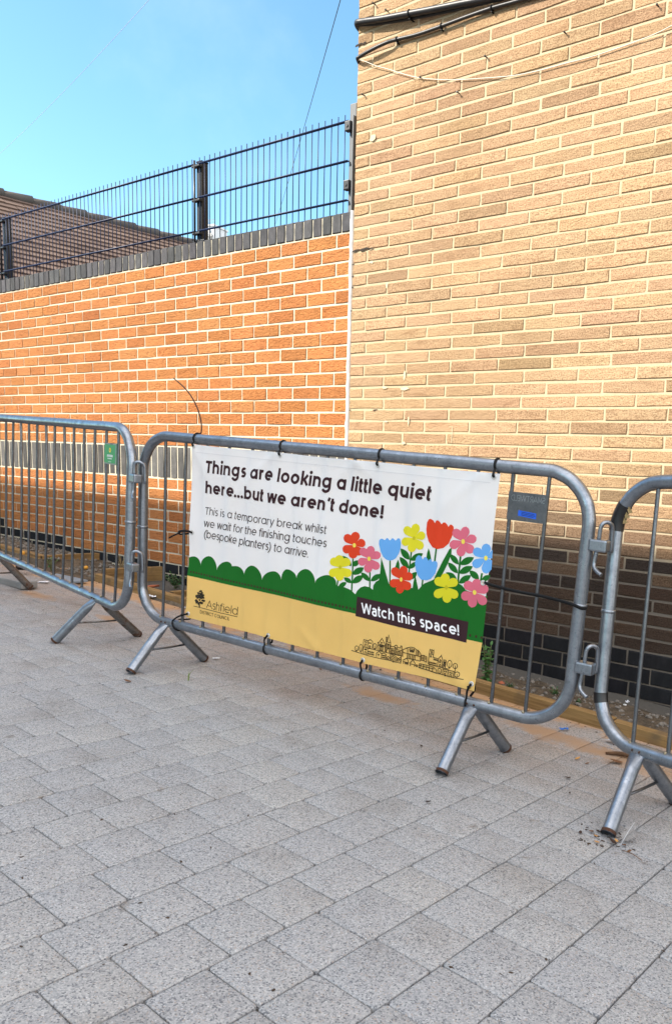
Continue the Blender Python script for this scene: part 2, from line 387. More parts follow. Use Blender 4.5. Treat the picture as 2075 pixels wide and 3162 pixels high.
# ------------------------------------------------------------------ orange-red boundary wall
RX, RY, RA, RZ = -0.58347, 4.68867, 0.61928, 2.17908
BX, BY, BA, BZ, BL, BH = -0.57245, 4.66766, 0.6315, 3.27686, 0.29337, 0.06055
RM = Matrix.Translation((RX, RY, 0)) @ Matrix.Rotation(-RA, 4, 'Z')
BM = Matrix.Translation((BX, BY, 0)) @ Matrix.Rotation(-BA, 4, 'Z')
def brick(m, x0, x1, z0, z1, y0, y1, rnd, col, face=.004, jit=.0012, M=None):
    """a brick with a softened, slightly uneven arris on its face (the side y = y0)"""
    def J(): return rnd.uniform(-jit, jit)
    f = face; dy = rnd.uniform(-.0025, .0012)
    o = [(x0+J(), y1, z0+J()), (x1+J(), y1, z0+J()), (x1+J(), y1, z1+J()), (x0+J(), y1, z1+J())]
    b = [(x0+J(), y0+f+dy, z0+J()), (x1+J(), y0+f+dy, z0+J()), (x1+J(), y0+f+dy, z1+J()), (x0+J(), y0+f+dy, z1+J())]
    n = 4; t = []
    # front face outline with mid points so the edge wanders
    xm = (x0+x1)/2; zm = (z0+z1)/2; g = f*.8
    t = [(x0+g+J(), y0+dy, z0+g+J()), (xm, y0+dy+J()*.5, z0+g*.7+J()*1.6), (x1-g+J(), y0+dy, z0+g+J()), (x1-g*.7+J(), y0+dy, zm), (x1-g+J(), y0+dy, z1-g+J()), (xm, y0+dy+J()*.5, z1-g*.7+J()*1.6), (x0+g+J(), y0+dy, z1-g+J()), (x0+g*.7+J(), y0+dy, zm)]
    vs = o + b + t
    fs = [(0,1,5,4),(1,2,6,5),(2,3,7,6),(3,0,4,7),
          (4,5,10,9),(4,9,8),(5,6,12,11),(5,11,10),(6,7,14,13),(6,13,12),(7,4,8,15),(7,15,14),(8,9,10,11,12,13,14,15)]
    if M: vs = [M @ Vector(v) for v in vs]
    m.add(vs, fs, False, col)
def vary(c, rnd, a=.12, hue=.04):
    k = 1 + rnd.uniform(-a, a)
    return (c[0]*k*(1+rnd.uniform(-hue,hue)), c[1]*k*(1+rnd.uniform(-hue,hue)), c[2]*k*(1+rnd.uniform(-hue,hue)), 1)

def build_red_wall():
    root = empty('boundary_wall', RM, 'orange-red rustic brick boundary wall with dark soldier band and dark brick-on-edge coping', 'wall')
    rnd = random.Random(3)
    red, eng, mor = MB(), MB(), MB()
    L = 8.0; J = .0088; H = .075
    mor.box((-L, .0028, -.35), (0, .215, RZ - .002))
    mor.box((-L, .0012, RZ - .003), (0, .2135, RZ + .1))
    mor.box((-.16, -.0015, RZ - 15*H - .3), (-.001, .02, RZ - 15*H - .31))
    def black_row(x):     # first dark plinth course steps down along the sloping ground
        return 24 if x < -4.55 else 25 if x < -4.03 else 26 if x < -3.05 else 27
    for r in range(0, 32):
        z1 = RZ - r*H - J/2; z0 = RZ - (r+1)*H + J/2
        if 16 <= r <= 18: continue
        x = -.5*.225 if r % 2 == 0 else -.225
        xr = -.001
        while xr > -L:
            xl = x + rnd.uniform(-.003, .003)
            a, b = xl + J/2, xr - (J/2 if xr < -.01 else .004)
            xc = (a + b) / 2
            if r >= black_row(xc): brick(eng, a, b, z0, z1, -.001, .1, rnd, vary((.010,.0105,.013), rnd, .3), .005)
            else:
                c = rnd.choice(((.475,.195,.068),(.485,.202,.071),(.46,.186,.064),(.49,.21,.076),(.44,.172,.058),(.48,.20,.07)))
                brick(red, a, b, z0, z1, 0, .1, rnd, vary(c, rnd, .07, .03), .004)
            xr = xl; x = xl - .225
    zt, zb = RZ - 16*H - J/2, RZ - 19*H + J/2
    n = int(L / .075)
    for i in range(n):
        b = -i*.075 - .0035; a = b - .068
        g = rnd.choice((.07,.085,.10,.115,.062))
        brick(eng, a, b, zb, zt, 0.0005, .1, rnd, (g, g*.97, g*.92, 1), .006)
        b2 = b; c = vary((.060,.060,.064), rnd, .22, .03)
        brick(eng, a, b2, RZ + J*.6, RZ + .107, -.004, .219, rnd, c, .006)
    red.build('red_bricks', MT['red'], root, True); eng.build('dark_bricks', MT['eng'], root, True); mor.build('mortar', MT['mortar_cream'], root)
    s = MB(); P = []
    z = -.3; 
    xs = [(rnd.uniform(-.004, .004), z_) for z_ in np.arange(-.3, RZ + .12, .035)]
    vs = []; fs = []
    for i, (w, z_) in enumerate(xs):
        vs += [(-.006 + w*.6, -.006 - abs(w), z_), (.009 + w, -.006 + abs(w), z_), (.010, .05, z_), (-.005, .05, z_)]
    for i in range(len(xs) - 1):
        for k in range(4): fs.append((4*i+k, 4*i+(k+1)%4, 4*i+4+(k+1)%4, 4*i+4+k))
    s.add(vs, fs, True); fs = None
    s.build('sealant_joint', plain('white_sealant', (.80,.79,.75), .8, 0, .1, 30, .3), root)
    # hairline crack on a lower course
    return root
build_red_wall()

# ------------------------------------------------------------------ buff brick building
def build_buff():
    root = empty('brick_building', BM, 'tall buff brick building with lower courses darkened by soot and painted shade, a black plinth, cables on its corner', 'building')
    rnd = random.Random(5)
    br, eng, mor, ret = MB(), MB(), MB(), MB()
    TOP = 5.2; LEN = 5.2; DEP = 5.0; J = .0078
    mor.box((.003, .0028, -.6), (LEN, DEP, TOP - .1))
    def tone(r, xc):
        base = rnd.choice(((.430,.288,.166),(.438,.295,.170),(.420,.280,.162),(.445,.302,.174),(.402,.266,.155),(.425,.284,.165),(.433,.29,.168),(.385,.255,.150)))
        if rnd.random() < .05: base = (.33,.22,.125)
        d = min(1, max(0, (r - 38.5 + rnd.uniform(-2, 2)) / 8.0))       # lower courses darker: soot plus the wall's shade, painted into the tone
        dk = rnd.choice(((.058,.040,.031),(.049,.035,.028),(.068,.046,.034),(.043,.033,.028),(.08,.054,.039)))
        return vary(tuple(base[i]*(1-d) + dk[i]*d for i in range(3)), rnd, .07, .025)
    for r in range(-31, 52):
        z1 = BZ - r*BH - J/2; z0 = BZ - (r+1)*BH + J/2
        xl = 0.0; x = BL*(.375 if r % 2 == 0 else .875)
        while xl < LEN - .02:
            xr = min(LEN, x + rnd.uniform(-.008, .008))
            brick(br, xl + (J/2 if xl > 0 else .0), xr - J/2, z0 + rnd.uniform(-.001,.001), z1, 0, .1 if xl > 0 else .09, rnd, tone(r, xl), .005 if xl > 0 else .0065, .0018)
            xl = xr; x = xl + BL
        # return wall, round the corner
        yl = .1 if r % 2 == 0 else .1; first = True
        y = yl + (BL*.5 if r % 2 == 0 else BL)
        while yl < DEP:
            yr = min(DEP, y); Mr = Matrix(((0,1,0,0),(1,0,0,0),(0,0,1,0),(0,0,0,1)))
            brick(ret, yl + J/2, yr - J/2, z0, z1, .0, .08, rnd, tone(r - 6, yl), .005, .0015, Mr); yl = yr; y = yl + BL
    zt = BZ - 52*BH
    for k in range(11):
        z1 = zt - k*.0745 - J/2; z0 = zt - (k+1)*.0745 + J/2
        xl = 0.0; x = .225*(.5 if k % 2 else 1)
        while xl < LEN - .02:
            xr = min(LEN, x + rnd.uniform(-.004,.004))
            brick(eng, xl + (J/2 if xl > 0 else 0), xr - J/2, z0, z1, -.002, .1, rnd, vary((.009,.009,.0105), rnd, .35), .005)
            xl = xr; x = xl + .225
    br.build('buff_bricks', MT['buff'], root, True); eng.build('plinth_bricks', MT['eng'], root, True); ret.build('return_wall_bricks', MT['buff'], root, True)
    mor.build('mortar', MT['mortar_buff'], root)
    rf = MB(); rf.box((-.12, -.15, TOP - .095), (LEN + .1, DEP + .1, TOP + .02)); rf.build('roof_edge', MT['black_plastic'], root)
    # a spalled patch and open joint at the corner
    ojm = plain('open_joint_shade', (.035,.026,.02), .95)
    def hole(px, py, w, h):
        m = MB(); p = hit_local(px, py, BM, 0); n = 12
        m.add([(p.x + w*math.cos(6.283*i/n)*rnd.uniform(.7,1.1), -.0035, p.z + h*math.sin(6.283*i/n)*rnd.uniform(.6,1.2) + .12*w*math.cos(6.283*i/n)) for i in range(n)], [tuple(range(n))])
        m.build('open_joint', ojm, root)
    for q in ((1098,775,.03,.006),(1125,770,.035,.008),(1146,768,.02,.004),(1160,1266,.022,.004),(1082,1267,.008,.004),(1086,960,.007,.005),(1090,888,.007,.006),(1091,854,.008,.005),(1092,817,.012,.004),(1107,140,.03,.006),(1125,134,.02,.005)): hole(*q)
    smm = mortar_mat('smeared_mortar', (.60,.51,.34))
    for (px, py, w, h) in ((1152,427,.026,.016),(1148,810,.02,.008),(1188,1197,.022,.008),(1250,1200,.03,.01),(1196,880,.008,.02),(1192,1302,.014,.006),(1247,1368,.014,.01),(1250,1160,.008,.03),(1262,1300,.005,.03),(1396,1340,.002,.06)):
        pt = MB(); p = hit_local(px, py, BM, 0); n = 14
        pt.add([(p.x + w*math.cos(6.283*i/n)*rnd.uniform(.6,1.15), -.0042, p.z + h*math.sin(6.283*i/n)*rnd.uniform(.6,1.15)) for i in range(n)], [tuple(range(n))])
        pt.build('mortar_smear', smm, root)
    # old masonry nails and cable clips left in the wall
    for (px, py) in ((1158,14),(1197,35),(1747,104),(1503,178),(1303,242),(2032,20),(1125,295),(1417,288)):
        nl = MB(); p = hit_local(px, py, BM, 0); nl.tube([(p.x, .01, p.z), (p.x, -.018, p.z)], .003, 8); nl.ico((p.x, -.018, p.z), .0055, 1, .1); nl.build('nail', MT['black_steel'], root)
    return root
build_buff()

# ------------------------------------------------------------------ cables on the building
def wallpt(px, py, off): 
    p = hit_local(px, py, BM, -off); return BM @ Vector((p.x, -off, p.z))
def cable(name, pix, r, mat, label, wrap=True, clips=(), flat=None):
    pts = []
    if wrap:
        p = hit_local(pix[0][0], pix[0][1], BM, -pix[0][2])
        z = p.z
        pts += [BM @ Vector((-.03 - r, .9, z + .05)), BM @ Vector((-.02 - r, .3, z)), BM @ Vector((-.012 - r, .08, z))]
    pts += [wallpt(*q) for q in pix]
    root = empty(name, None, label, 'cable'); m = MB(); m.tube(smoothpath(pts, 8), r, 12); m.build('sheath', mat, root)
    for (px, py, off) in clips:
        p = hit_local(px, py, BM, -off); c = MB()
        a = [BM @ Vector((p.x + .004*0, -off + (r+.002)*math.cos(t), p.z + (r+.002)*math.sin(t))) for t in np.linspace(.3, 2*math.pi-.3, 12)]
        c.tube(a, .004, 6); c.tube([BM @ Vector((p.x, .0, p.z - r - .006)), BM @ Vector((p.x, -off - .004, p.z - r - .006))], .004, 6)
        c.build('clip', MT['black_plastic'], root)
    return root
cable('thick_cable', [(1102,73,.015),(1124,66,.03),(1180,58,.034),(1260,43,.034),(1330,30,.032),(1420,12,.03),(1500,-4,.03),(1640,-40,.03),(1900,-105,.03)], .0155, MT['cable'], 'thick black cable running up along the top of the buff wall', clips=((1265,43,.034),))
cable('black_cable', [(1104,80,.013),(1150,76,.012),(1240,63,.012),(1330,46,.012),(1420,27,.012),(1520,4,.012),(1700,-40,.012)], .0075, MT['cable'], 'thin black cable tucked just beneath the thickest cable on the buff wall')
cable('black_cable', [(1104,184,.016),(1112,174,.028),(1150,152,.034),(1190,133,.03),(1225,122,.018),(1290,106,.016),(1365,80,.016),(1440,52,.016),(1515,26,.016),(1600,2,.016),(1760,-45,.016)], .0088, MT['cable'], 'medium black cable clipped to the buff wall, sagging off it at the corner', clips=((1226,122,.018),(1363,81,.016),(1518,25,.016)))
cable('white_cable', [(1107,187,.012),(1128,190,.02),(1160,203,.016),(1200,214,.012),(1250,230,.01),(1300,241,.01),(1360,246,.009),(1420,246,.008),(1500,241,.008),(1580,234,.008),(1655,220,.008),(1740,197,.008),(1835,172,.008),(1950,133,.009),(2030,101,.014),(2075,78,.016),(2160,40,.016)], .0019, MT['white_cable'], 'slim white cable drooping across the buff brick wall', clips=())

# ------------------------------------------------------------------ mesh fence on the wall
def build_fence():
    zt = RZ + .107
    root = empty('mesh_fence', RM, 'blue wire mesh fence with black posts standing on the brick boundary wall', 'fence')
    panels = [(-1.335, -.045), (-3.86, -1.36), (-6.4, -3.885)]
    rnd = random.Random(2)
    for a, b in panels:
        m = MB()
        for dz in (.47, .268, .066):
            for yy in (.001, .013): m.tube([(a, yy, zt + dz), (b, yy, zt + dz)], .0042, 8)
        n = int((b - a) / .05)
        for i in range(n + 1):
            x = a + .01 + i * .05
            if x > b: break
            w = rnd.uniform(-.002, .002)
            m.tube([(x, .007, zt - .03), (x + w, .007, zt + .25), (x, .007, zt + .505)], .0028, 7)
        m.build('mesh_panel', MT['blue_steel'], root)
    for x in (-1.35, -3.872, -6.4):
        p = MB(); p.bevbox((x - .025, .022, zt), (x + .025, .075, zt + .485), .004); p.build('post', MT['black_steel'], root)
        c = MB(); c.bevbox((x - .027, .020, zt + .4855), (x + .027, .077, zt + .495), .003); c.build('post_cap', MT['black_plastic'], root)
        c = MB(); c.bevbox((x - .055, .006, zt + .0005), (x + .065, .115, zt + .012), .003); c.build('base_plate', MT['black_steel'], root)
        k = MB()
        for dz in (.455, .25, .05):
            k.bevbox((x - .038, -.008, zt + dz - .005), (x + .038, .0215, zt + dz + .006), .002)
        k.tube([(x - .012, -.004, zt + .0), (x - .012, -.004, zt + .49)], .007, 8)
        k.build('clamp', MT['black_steel'], root)
    p = MB(); p.bevbox((-.052, .02, zt - .01), (-.006, .05, zt + .56), .003); p.bevbox((-.012, -.002, zt), (-.004, .021, zt + .49), .002); p.build('post', plain('grey_painted_steel', (.10,.105,.11), .5, 0, .2), root)
    for dz in (.44, .14):
        k = MB(); k.bevbox((-.062, -.012, zt + dz - .025), (-.022, .0195, zt + dz + .025), .004); k.tube([(-.042, -.016, zt+dz), (-.042, .0, zt+dz)], .008, 8); k.build('clamp', MT['black_steel'], root)
build_fence()

# ------------------------------------------------------------------ crowd barriers
ZT, ZB = 1.0025, .2286
ZM = (ZT + ZB) / 2
def place(x, y, a, z, th, ph): return Matrix.Translation((x, y, z)) @ Matrix.Rotation(-a, 4, 'Z') @ Matrix.Rotation(th, 4, 'Y') @ Matrix.Rotation(ph, 4, 'X')
MAINM = place(-1.3065, 3.4175, .5551, -.0011, .0402, -.0036)
LEFTM = place(-1.3449, 3.3548, .786, .0208, .0356, -.0312) @ Matrix.Translation((-2.0, 0, 0))
RIGHTM = place(.483, 2.3179, .9056, -.0972, -.0468, -.081)
TR = .0205
def barrier(M, label, bends={}, feet={}, rusty=(), plates=True, ringz=ZM):
    root = empty('crowd_barrier', M, label, 'barrier', 'linked crowd barriers')
    Wd = 2.0; R = .15; Mi = M.inverted()
    xz = []
    for (cx, cz, a0) in ((Wd-R, ZT-R, 90), (Wd-R, ZB+R, 0), (R, ZB+R, -90), (R, ZT-R, -180)):
        xz += arc((cx, cz), R, math.radians(a0), math.radians(a0-90), 14)
    # subdivide straights
    path = []
    for i in range(len(xz)):
        a = Vector((xz[i][0], 0, xz[i][1])); b = Vector((xz[(i+1) % len(xz)][0], 0, xz[(i+1) % len(xz)][1]))
        path.append(a)
        if (b - a).length > .2:
            n = int((b - a).length / .1)
            for k in range(1, n): path.append(a.lerp(b, k / n))
    rnd = random.Random(sum(map(ord, label)))
    path = [p + Vector((rnd.uniform(-.0007,.0007), rnd.uniform(-.0007,.0007), rnd.uniform(-.0007,.0007))) for p in path]
    m = MB(); m.tube(path, TR, 20, closed=True); m.build('frame', MT['galv'], root)
    for x in (0, Wd):
        c = MB(); c.tube([(x, 0, ringz - .006), (x, 0, ringz - .003), (x, 0, ringz + .003), (x, 0, ringz + .006)], TR + .0022, 20, rfun=lambda t: TR + (.0004 if t in (0, 1) else .0022)); c.build('collar', MT['galv'], root)
    for i in range(15):
        x = .138 + .123 * i; bd = bends.get(i, rnd.uniform(-.0015, .0015)); by = rnd.uniform(-.002, .002)
        c = MB(); c.tube([(x + bd * (1 - (2*t-1)**2), by * (1 - (2*t-1)**2), ZB + (ZT - ZB) * t) for t in np.linspace(0, 1, 13)], .0062, 10, caps=False)
        b = c.build('bar', MT['galv_dark'], root)
        wd = MB(); wd.ico((x - .004, -.010, ZB + .0195), .0058, 1, .25, rnd=rnd)
        wd.build('weld', MT['weld'], b)
    for s in (.166, 1.672):
        ends = {}
        for side in (-1, 1):
            key = (s, side)
            foot = Mi @ feet[key] if key in feet else None
            if foot is None:
                f = M @ Vector((s, .2 * side, 0)); f.z = gz(f.x, f.y) + .012; foot = Mi @ f
            top = Vector((s, side * .010, ZB - .006)); d = (foot - top)
            pts = [top + d * t for t in (0, .06, .14, .22, .5, .8, 1)]
            flat = [(.026,.007),(.0255,.010),(.024,.0165),(.0205,.0200),(.0205,.0205),(.0205,.0205),(.0205,.0205)]
            it = iter(flat); c = MB()
            tv = [0, .06, .14, .22, .5, .8, 1]
            c.tube(pts, .02, 18, caps=False, flat=(1, 0, 0), rfun=lambda q: flat[int(round(q * 6))])
            # open end: a short inner wall
            dn = d.normalized()
            c.tube([foot, foot - dn * .05], .0178, 18, caps=False)
            c.tube([foot, foot], .02, 18, caps=False, flat=(1,0,0), rfun=lambda q: .0205 if q < .5 else .0178)
            leg = c.build('leg', MT['galv_rust'] if key in rusty else MT['galv'], root)
            if side == -1:
                rv = MB()
                for k in (-1, 1): rv.ico((s + k*.013, -.0215, ZB + .002), .0046, 1, .1, (1,.5,1))
                rv.build('rivet', MT['rust'], leg)
            rr_ = MB(); rr_.tube([foot - dn*.0005, foot - dn * .005, foot - dn * .010], .0216, 18, caps=False, flat=(1,0,0), rfun=lambda q: .0213 - .0005*q); rr_.build('rusty_rim', MT['rust'], leg)
            ends[side] = (top, foot)
        a = ends[-1][0].lerp(ends[-1][1], .56); b = ends[1][0].lerp(ends[1][1], .56)
        c = MB(); c.tube([a + Vector((0, 0, 0)), a.lerp(b, .5) + Vector((0, 0, -.002)), b], .0045, 8); c.build('brace', MT['galv_rust'] if any(k in rusty for k in ((s,1),(s,-1))) else MT['galv_dark'], root)
    for z in (.80, .43):
        c = MB(); c.bevbox((Wd + .012, -.020, z - .018), (Wd + .068, .016, z + .018), .006); br = c.build('hook_bracket', MT['galv'], root)
        hx = Wd + .038
        P = [(hx, -.006, z + .017), (hx + .001, -.006, z + .05), (hx + .006, -.004, z + .064), (hx + .013, .004, z + .069), (hx + .021, .014, z + .066), (hx + .025, .026, z + .05), (hx + .026, .030, z - .02)]
        Q = [(hx - .004, -.004, z - .017), (hx - .007, -.005, z - .05), (hx - .004, -.008, z - .064), (hx + .008, -.013, z - .075), (hx + .024, -.018, z - .083)]
        h = MB(); h.tube(smoothpath(P, 5), .0062, 10); h.tube(smoothpath(Q, 5), .0062, 10); h.build('hook', MT['galv'], br)
    return root
MT['rust'] = plain('rust', (.06,.026,.014), .9, 0, .5, 60, .4)
MT['weld'] = plain('tarnished_weld', (.30,.26,.18), .5, .6, .4, 80, .3)
def gp(px, py, lift=.008): return ground(px, py, lift)
mainb = barrier(MAINM, 'galvanised steel crowd barrier in the middle with a printed banner tied across it',
        feet={(.166,-1): gp(403,2076), (.166,1): gp(633,2036), (1.672,-1): gp(1362,2388), (1.672,1): gp(1562,2312)})
leftb = barrier(LEFTM, 'galvanised steel crowd barrier with bent bars, a small green plate and a rusty leg', bends={4: .02, 7: .025, 9: .02, 13: .012, 14: .018, 3: -.003, 5: .004},
        feet={(1.672,-1): gp(170,1980), (1.672,1): gp(428,1960)}, rusty=((1.672,1), (.166,1), (.166,-1)))
rightb = barrier(RIGHTM, 'galvanised steel crowd barrier with black tape wrapped round its corner post', feet={(.166,-1): gp(1876,2576)})

def slab(m, M, pts, off0, off1):
    """prism of a local x-z outline between two local y depths"""
    n = len(pts)
    vs = [(x, off0, z) for x, z in pts] + [(x, off1, z) for x, z in pts]
    m.add(vs, [tuple(range(n)), tuple(reversed(range(n, 2*n)))] + [(i, n+i, n+(i+1)%n, (i+1)%n) for i in range(n)])

# ------------------------------------------------------------------ stroke lettering (drawn here, no font file)
def circ(cx, cy, r, n=28): return [(cx + r*math.cos(2*math.pi*i/n), cy + r*math.sin(2*math.pi*i/n)) for i in range(n+1)]
D2 = math.radians
def glyph(ch, w, kind='geo'):
    """returns (open strokes, filled dots, advance) in em units"""
    X = .55; A = .745; C = .70; D = -.20; R = (X - w) / 2 + .004; h = w / 2; sb = .045; y0 = X / 2
    S = []; dots = []
    def stem(x, a, b): S.append([(x, a), (x, b)])
    if ch == ' ': return [], [], .25
    if ch in 'abdgpq' and not (ch == 'a' and kind == 'hum'):
        left = ch in 'bp'
        c = sb + h + R; sx = (sb + h) if left else (sb + h + 2*R)
        S.append(circ(c, y0, R))
        if ch == 'a': stem(sx, 0, X)
        if ch == 'b': stem(sx, 0, A)
        if ch == 'd': stem(sx, 0, A)
        if ch == 'p': stem(sx, D, X)
        if ch == 'q': stem(sx, D, X)
        if ch == 'g': S.append([(sx, X), (sx, .02)] + arc((c, .01), R, 0, D2(-155), 14))
        return S, dots, 2*sb + w + 2*R + .015
    if ch == 'a':
        r = .15; c = sb + h + r
        S.append(arc((c, X - h - r), r, D2(150), 0, 10) + [(c + r, 0)])
        S.append([(c + r, .30), (c, .30)] + arc((c - .01, .185 - .02), .135, D2(90), D2(270), 10) + arc((c, .17 + .03 - .04), .15, D2(-80), D2(-10), 6))
        return S, dots, 2*sb + w + 2*r + .02
    if ch == 'c': S.append(arc((sb+h+R, y0), R, D2(48), D2(312), 22)); return S, dots, 2*sb + w + 2*R*.93
    if ch == 'o': S.append(circ(sb+h+R, y0, R)); return S, dots, 2*sb + w + 2*R
    if ch == 'e':
        S.append(arc((sb+h+R, y0), R, 0, D2(315), 24)); S.append([(sb+w*.6, y0 - .005), (sb+h+2*R + h*.95, y0 - .005)]); return S, dots, 2*sb + w + 2*R
    if ch in 'hnmru':
        r = {'h': .170, 'n': .170, 'm': .150, 'r': .2, 'u': .170}[ch]; x = sb + h
        if ch == 'u':
            S.append([(x, X), (x, h + r)] + arc((x + r, h + r), r, D2(180), D2(360), 14) + [(x + 2*r, h + r)]); stem(x + 2*r, 0, X); return S, dots, 2*sb + w + 2*r + .01
        stem(x, 0, A if ch == 'h' else X)
        if ch == 'r': S.append(arc((x + r*.85, X - h - r*.9), r*.9, D2(175), D2(82), 9)); return S, dots, sb + w + r*.95 + .01
        S.append(arc((x + r, X - h - r), r, D2(180), 0, 14) + [(x + 2*r, 0)])
        if ch == 'm':
            S.append(arc((x + 3*r, X - h - r), r, D2(180), 0, 14) + [(x + 4*r, 0)]); return S, dots, 2*sb + w + 4*r + .01
        return S, dots, 2*sb + w + 2*r + .01
    if ch == 'i': stem(sb + h, 0, X); dots.append((sb + h, .70, w * .62)); return S, dots, 2*sb + w
    if ch == 'l': stem(sb + h, 0, A); return S, dots, 2*sb + w
    if ch == 'k':
        stem(sb + h, 0, A); S.append([(sb + w, .225), (sb + w + .245, X)]); S.append([(sb + w + .06, .29), (sb + w + .27, 0)]); return S, dots, sb + w + .31
    if ch == 't': S.append([(.12, .69), (.12, h + .05)] + arc((.12 + .07, h + .06), .07, D2(180), D2(262), 5) + [(.26, h)]); S.append([(.015, X - h), (.265, X - h)]); return S, dots, .30
    if ch == 'f': S.append([(.115, 0), (.115, .60)] + arc((.115 + .10, .60), .10, D2(180), D2(95), 7) + [(.275, .70)]); S.append([(.015, X - h), (.27, X - h)]); return S, dots, .295
    if ch == 's':
        c = sb + h + .145; r = (X - w) / 4 + .002
        S.append(arc((c, X - h - r), r*1.08, D2(38), D2(180), 9) + arc((c, X - h - r), r*1.05, D2(180), D2(262), 5) + arc((c, h + r), r*1.05, D2(82), D2(0), 5) + arc((c, h + r), r*1.1, 0, D2(-145), 9)); return S, dots, 2*sb + w + .26
    if ch == 'v': S.append([(.03 + h*.5, X), (.245, .0)]); S.append([(.245, 0), (.46 - h*.5, X)]); return S, dots, .49
    if ch == 'w':
        P = [(.03 + h*.5, X), (.20, 0), (.355, X), (.51, 0), (.68 - h*.5, X)]
        for a, b in zip(P[:-1], P[1:]): S.append([a, b])
        return S, dots, .71
    if ch == 'y': S.append([(.03 + h*.5, X), (.255, .03)]); S.append([(.48 - h*.5, X), (.16, D)]); return S, dots, .51
    if ch == 'T': S.append([(.02, C - h), (.50, C - h)]); S.append([(.26, 0), (.26, C - h)]); return S, dots, .52
    if ch == 'W':
        P = [(.03 + h*.5, C), (.24, 0), (.45, C), (.66, 0), (.87 - h*.5, C)]
        for a, b in zip(P[:-1], P[1:]): S.append([a, b])
        return S, dots, .90
    if ch == 'A': S.append([(.02, 0), (.33, C)]); S.append([(.33, C), (.64, 0)]); S.append([(.13, .22), (.53, .22)]); return S, dots, .66
    if ch == 'D': r = C/2 - h; S.append([(sb+h, 0), (sb+h, C)]); S.append([(sb+h, C - h), (sb + .2, C - h)] + arc((sb+.2, C/2), r, D2(90), D2(-90), 14) + [(sb+h, h)]); return S, dots, sb + .2 + r + h + sb
    if ch == 'I': stem(sb+h+.02, 0, C); return S, dots, 2*sb + w + .04
    if ch == 'S':
        c = sb + h + .16; r = (C - w) / 4
        S.append(arc((c, C - h - r), r*1.05, D2(35), D2(265), 14) + arc((c, h + r), r*1.05, D2(85), D2(-150), 14)); return S, dots, 2*sb + w + .30
    if ch in 'RBP': 
        r = .175; S.append([(sb+h, 0), (sb+h, C)]); S.append([(sb+h, C-h), (sb+.22, C-h)] + arc((sb+.22, C-h-r), r, D2(90), D2(-90), 12) + [(sb+h, C-h-2*r)])
        if ch == 'R': S.append([(sb+.2, C-h-2*r), (sb+.40, 0)])
        return S, dots, sb + .22 + r + h + sb
    if ch in 'COG': 
        r = C/2 - h; c = sb + h + r; S.append(arc((c, C/2), r, D2(42), D2(318), 22) if ch != 'O' else circ(c, C/2, r)); return S, dots, 2*sb + w + 2*r*(.95 if ch == 'C' else 1)
    if ch == 'U': r = .2; S.append([(sb+h, C), (sb+h, h + r)] + arc((sb+h+r, h+r), r, D2(180), D2(360), 14) + [(sb+h+2*r, C)]); return S, dots, 2*sb + w + 2*r
    if ch == 'N': S.append([(sb+h, 0), (sb+h, C)]); S.append([(sb+h, C), (sb+h+.42, 0)]); S.append([(sb+h+.42, 0), (sb+h+.42, C)]); return S, dots, 2*sb + w + .42
    if ch == 'M': x = sb+h; S += [[(x, 0), (x, C)], [(x, C), (x+.25, .12)], [(x+.25, .12), (x+.5, C)], [(x+.5, C), (x+.5, 0)]]; return S, dots, 2*sb + w + .5
    if ch == 'L': S.append([(sb+h, C), (sb+h, 0)]); S.append([(sb+h, h), (sb+.34, h)]); return S, dots, sb + .36
    if ch == 'E':
        S.append([(sb+h, C), (sb+h, 0)])
        for y in (h, C/2, C-h): S.append([(sb+h, y), (sb+.36, y)])
        return S, dots, sb + .40
    if ch == '.': dots.append((sb + h*1.1, w*.6, w*.62)); return S, dots, 2*sb + w*1.1
    if ch == "'": S.append([(sb + w*.9, .72), (sb + w*.45, .52)]); return S, dots, sb + w + .06
    if ch == '!': S.append([(sb + h, C), (sb + h, .21)]); dots.append((sb + h, w*.6, w*.62)); return S, dots, 2*sb + w
    if ch == '(': S.append(arc((.70, .27), .62, D2(131), D2(229), 14)); return S, dots, .30
    if ch == ')': S.append(arc((-.42, .27), .62, D2(49), D2(-49), 14)); return S, dots, .30
    return [], [], .3
def stroke_poly(pts, w):
    """thick polyline -> list of quads (mitred)"""
    P = [Vector(p) for p in pts]; n = len(P)
    closed = (P[0] - P[-1]).length < 1e-6 and n > 3
    L, Rr = [], []
    for i in range(n):
        if closed: a = P[(i-1) % (n-1)]; b = P[(i+1) % (n-1)]
        else: a = P[max(0, i-1)]; b = P[min(n-1, i+1)]
        d1 = (P[i] - a); d2 = (b - P[i])
        if d1.length < 1e-9: d1 = d2
        if d2.length < 1e-9: d2 = d1
        d1.normalize(); d2.normalize()
        t = d1 + d2
        t = t.normalized() if t.length > 1e-6 else d1
        nn = Vector((-t.y, t.x)); k = max(.6, nn.dot(Vector((-d1.y, d1.x))))
        L.append(P[i] + nn * (w / 2 / k)); Rr.append(P[i] - nn * (w / 2 / k))
    return [(L[i], L[i+1], Rr[i+1], Rr[i]) for i in range(n - 1)]
def text_polys(s, w, kind='geo', track=0.0):
    """list of groups of polygons; every group is one stroke"""
    x = 0; G = []; 
    for ch in s:
        S, dots, adv = glyph(ch, w, kind)
        for st in S: G.append([[(q[0] + x, q[1]) for q in quad] for quad in stroke_poly(st, w)])
        for (dx, dy, r) in dots: G.append([[(x + a, b) for a, b in circ(dx, dy, r, 16)[:-1]]])
        x += adv + track
    return G, x - track

